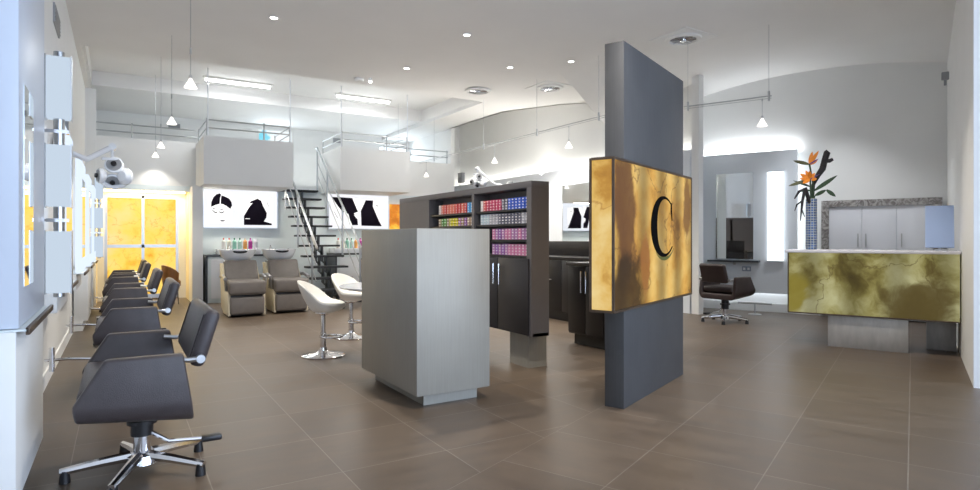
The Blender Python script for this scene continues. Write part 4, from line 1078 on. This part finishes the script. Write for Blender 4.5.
def blade(b, base, tip, w, sag=.0, n_=8):
    base, tip = Vector(base), Vector(tip); d = tip-base
    side = d.cross(Vector((0, 1, 0))); side.normalize()
    P_, Q_, M_ = [], [], []
    for i in range(n_+1):
        s = i/n_; c = base + d*s + Vector((0, 0, sag*math.sin(PI*s)))
        ww = w*math.sin(PI*min(1, s*.92+.08))**.8
        P_.append(b.verts.new(c+side*ww)); Q_.append(b.verts.new(c-side*ww)); M_.append((b.verts.new(c+Vector((0, .35*ww+.001, 0))), b.verts.new(c-Vector((0, .15*ww+.002, 0)))))
    for i in range(n_):
        for k in (0, 1):
            b.faces.new((P_[i], P_[i+1], M_[i+1][k], M_[i][k])); b.faces.new((M_[i][k], M_[i+1][k], Q_[i+1], Q_[i]))
# flowers in metres from the vase's foot (x across, z up)
S_ = 7.25/600
def fz(px, py): return ((px-812.5)*S_*1.0, 0, (250-py)*S_ - .0)
def flower(head, stem_from, petals, beak, label):
    t = thing('bird_of_paradise', label, 'flower', vo, PHI, 'orange flowers in the blue vase')
    b = NB(); tube(b, [(0, 0, .45), stem_from, head], .010, 7); obj('stem', b, LEAFG, t)
    b = NB(); blade(b, head, beak, .022); obj('beak', b, mat('beak_green_red', (.10, .10, .04), .4, var=.3), t)
    for tip in petals:
        b = NB(); blade(b, head, tip, .022); obj('petal', b, ORANGE, t)
    b = NB(); blade(b, (head[0], head[1]-.01, head[2]), (head[0]+.10, -.03, head[2]+.06), .008); obj('blue_petal', b, PURPLE, t)
def V3(px, py, dy=0.0):
    q = fz(px, py); return (q[0], dy, q[2])
flower(V3(811, 166, -.02), V3(814, 185), [V3(819, 153), V3(817, 157, -.03), V3(813, 153, .03), V3(818, 162)], V3(796, 161), 'orange bird of paradise bloom at the top of the bouquet')
flower(V3(812, 181, -.05), V3(812, 192, -.02), [V3(803, 175, -.08), V3(808, 172, -.05), V3(812, 173, -.1), V3(816, 175, -.05), V3(803, 180, -.1), V3(818, 181, -.06), V3(806, 185, -.12)], V3(793, 187, -.1), 'large orange bird of paradise bloom in the middle of the bouquet')
def leaf(pts, w, label, nm='leaf'):
    t = NB()
    for a, c in zip(pts[:-1], pts[1:]): blade(t, a, c, w)
    tube(t, [(0, 0, .5), pts[0]], .006, 6)
    o = obj(nm, t, LEAFG, loc=vo, rotz=PHI); tag(o, label, 'leaf', 'dark leaves in the blue vase')
leaf([V3(815, 192), V3(835, 178)], .024, 'long dark pointed leaf reaching right from the bouquet')
leaf([V3(812, 188, .02), V3(796, 181)], .014, 'thin dark leaf reaching left from the bouquet')
leaf([V3(816, 197, -.03), V3(826, 192, -.05), V3(834, 199, -.06)], .022, 'drooping green leaf arching over the vase rim to the right')
leaf([V3(812, 192, -.06), V3(801, 192, -.08)], .018, 'short dark leaf low on the left of the bouquet')
b = NB(); tube(b, [(0, .02, .45), V3(814, 186, .02), V3(818, 177, .02), V3(822, 171, .02), V3(824, 162, .02), V3(826, 155, .02), V3(827, 154, .02)], .03, 10, [.016, .02, .03, .036, .034, .036, .028])
tube(b, [V3(823.5, 163, .02), V3(828, 163.5, .02), V3(831, 162, .02)], .024, 9, [.026, .024, .018])
o = obj('branch', b, BLACKWOODB, loc=vo, rotz=PHI); tag(o, 'thick black forked branch curving up out of the bouquet', 'branch')
b = NB(); tube(b, [(-.01, -.04, .55), V3(808, 190, -.10), V3(803, 193, -.12), V3(799, 200, -.13)], .02, 8, [.022, .024, .018, .008])
tube(b, [V3(808, 190, -.10), V3(806, 202, -.12), V3(805, 212, -.12), V3(804, 222, -.12)], .012, 7, [.02, .016, .012, .005])
tube(b, [V3(806, 202, -.12), V3(801, 206, -.12), V3(799, 212, -.12)], .01, 6, [.012, .010, .004])
tube(b, [V3(805, 210, -.12), V3(808, 218, -.12)], .008, 6, [.010, .004])
o = obj('branch', b, BLACKWOODB, loc=vo, rotz=PHI); tag(o, 'thin black rootlike twig hanging down beside the blue vase', 'branch')

# ================================================================== LIGHT
def area(name, loc, target, sx, sy, e, col):
    ld = bpy.data.lights.new(name, 'AREA'); ld.shape = 'RECTANGLE'; ld.size = sx; ld.size_y = sy; ld.energy = e; ld.color = col
    o = bpy.data.objects.new(name, ld); C.objects.link(o); o.location = loc
    o.rotation_euler = (Vector(target)-Vector(loc)).to_track_quat('-Z', 'Y').to_euler()
    return o
a0 = D(4.7, 2.3, 1.8); a1 = D(0, 2.3, 1.8)
area('shopfront_daylight', a0, a1, 7.2, 3.0, 320, (.62, .76, 1.0))
area('rear_window_daylight', (6.42, 15.45, 3.2), (6.0, 12, 2.6), .8, 1.1, 10, (.8, .9, 1))
area('upper_window_daylight', (3.25, 15.45, 3.3), (3.25, 12, 3.0), .95, 1.0, 10, (.8, .9, 1))
for i, (x, y) in enumerate(((1.95, 12.35), (4.45, 12.35))):
    area('fluorescent_glow', (x, y, ZH-.10), (x, y, 0), 1.15, .08, 20, (.95, .98, 1))
area('door_recess_glow', (.40, 13.45, 2.12), (.40, 13.45, 0), 1.2, .3, 22, (1, .78, .42))
area('colour_cupboard_wash', (6.0, 9.5, 2.6), (6.2, 9.5, 0), .3, 3.0, 60, (1, .95, .88))
for x, y in ((.61, 6.72), (.59, 8.98), (.59, 11.39), (.57, 12.75), (6.0, 9.55), (6.0, 7.36)):
    ld = bpy.data.lights.new('pendant_spot', 'SPOT'); ld.energy = 14 if y > 12 else 40; ld.spot_size = math.radians(110); ld.spot_blend = .6; ld.shadow_soft_size = .04; ld.color = (1, .94, .85)
    o = bpy.data.objects.new('pendant_beam', ld); C.objects.link(o); o.location = (x, y, 2.70)
for x in (2.05, 4.5): area('soffit_glow', (x, 12.5, 2.165), (x, 12.5, 0), 1.3, .15, 12, (1, .93, .80))
area('right_wall_cove', (7.92, 10.5, 2.62), (7.6, 10.5, 4.5), .06, 7.5, 45, (1, .97, .92))
c1 = D(-2.25, 10.66, 2.60); c2 = D(-2.25, 10.2, 4.5); ar = area('end_panel_cove', c1, c2, 1.5, .06, 6, (.93, .96, 1)); ar.rotation_euler = (math.radians(180-12), 0, PHI)
w = bpy.data.worlds.new('World'); sc.world = w; w.use_nodes = True
w.node_tree.nodes['Background'].inputs['Color'].default_value = (.66, .80, 1.0, 1)
w.node_tree.nodes['Background'].inputs['Strength'].default_value = 1.0

# ================================================================== CAMERA
cam = bpy.data.cameras.new('camera'); co_ = bpy.data.objects.new('camera', cam); C.objects.link(co_)
cam.sensor_width = 36; cam.lens = 36*600/980; cam.clip_start = .02
cam.shift_y = -6/980
co_.location = (0, 0, 1.2)
co_.rotation_euler = (PI/2, 0, -math.atan(370.6/600))
sc.camera = co_
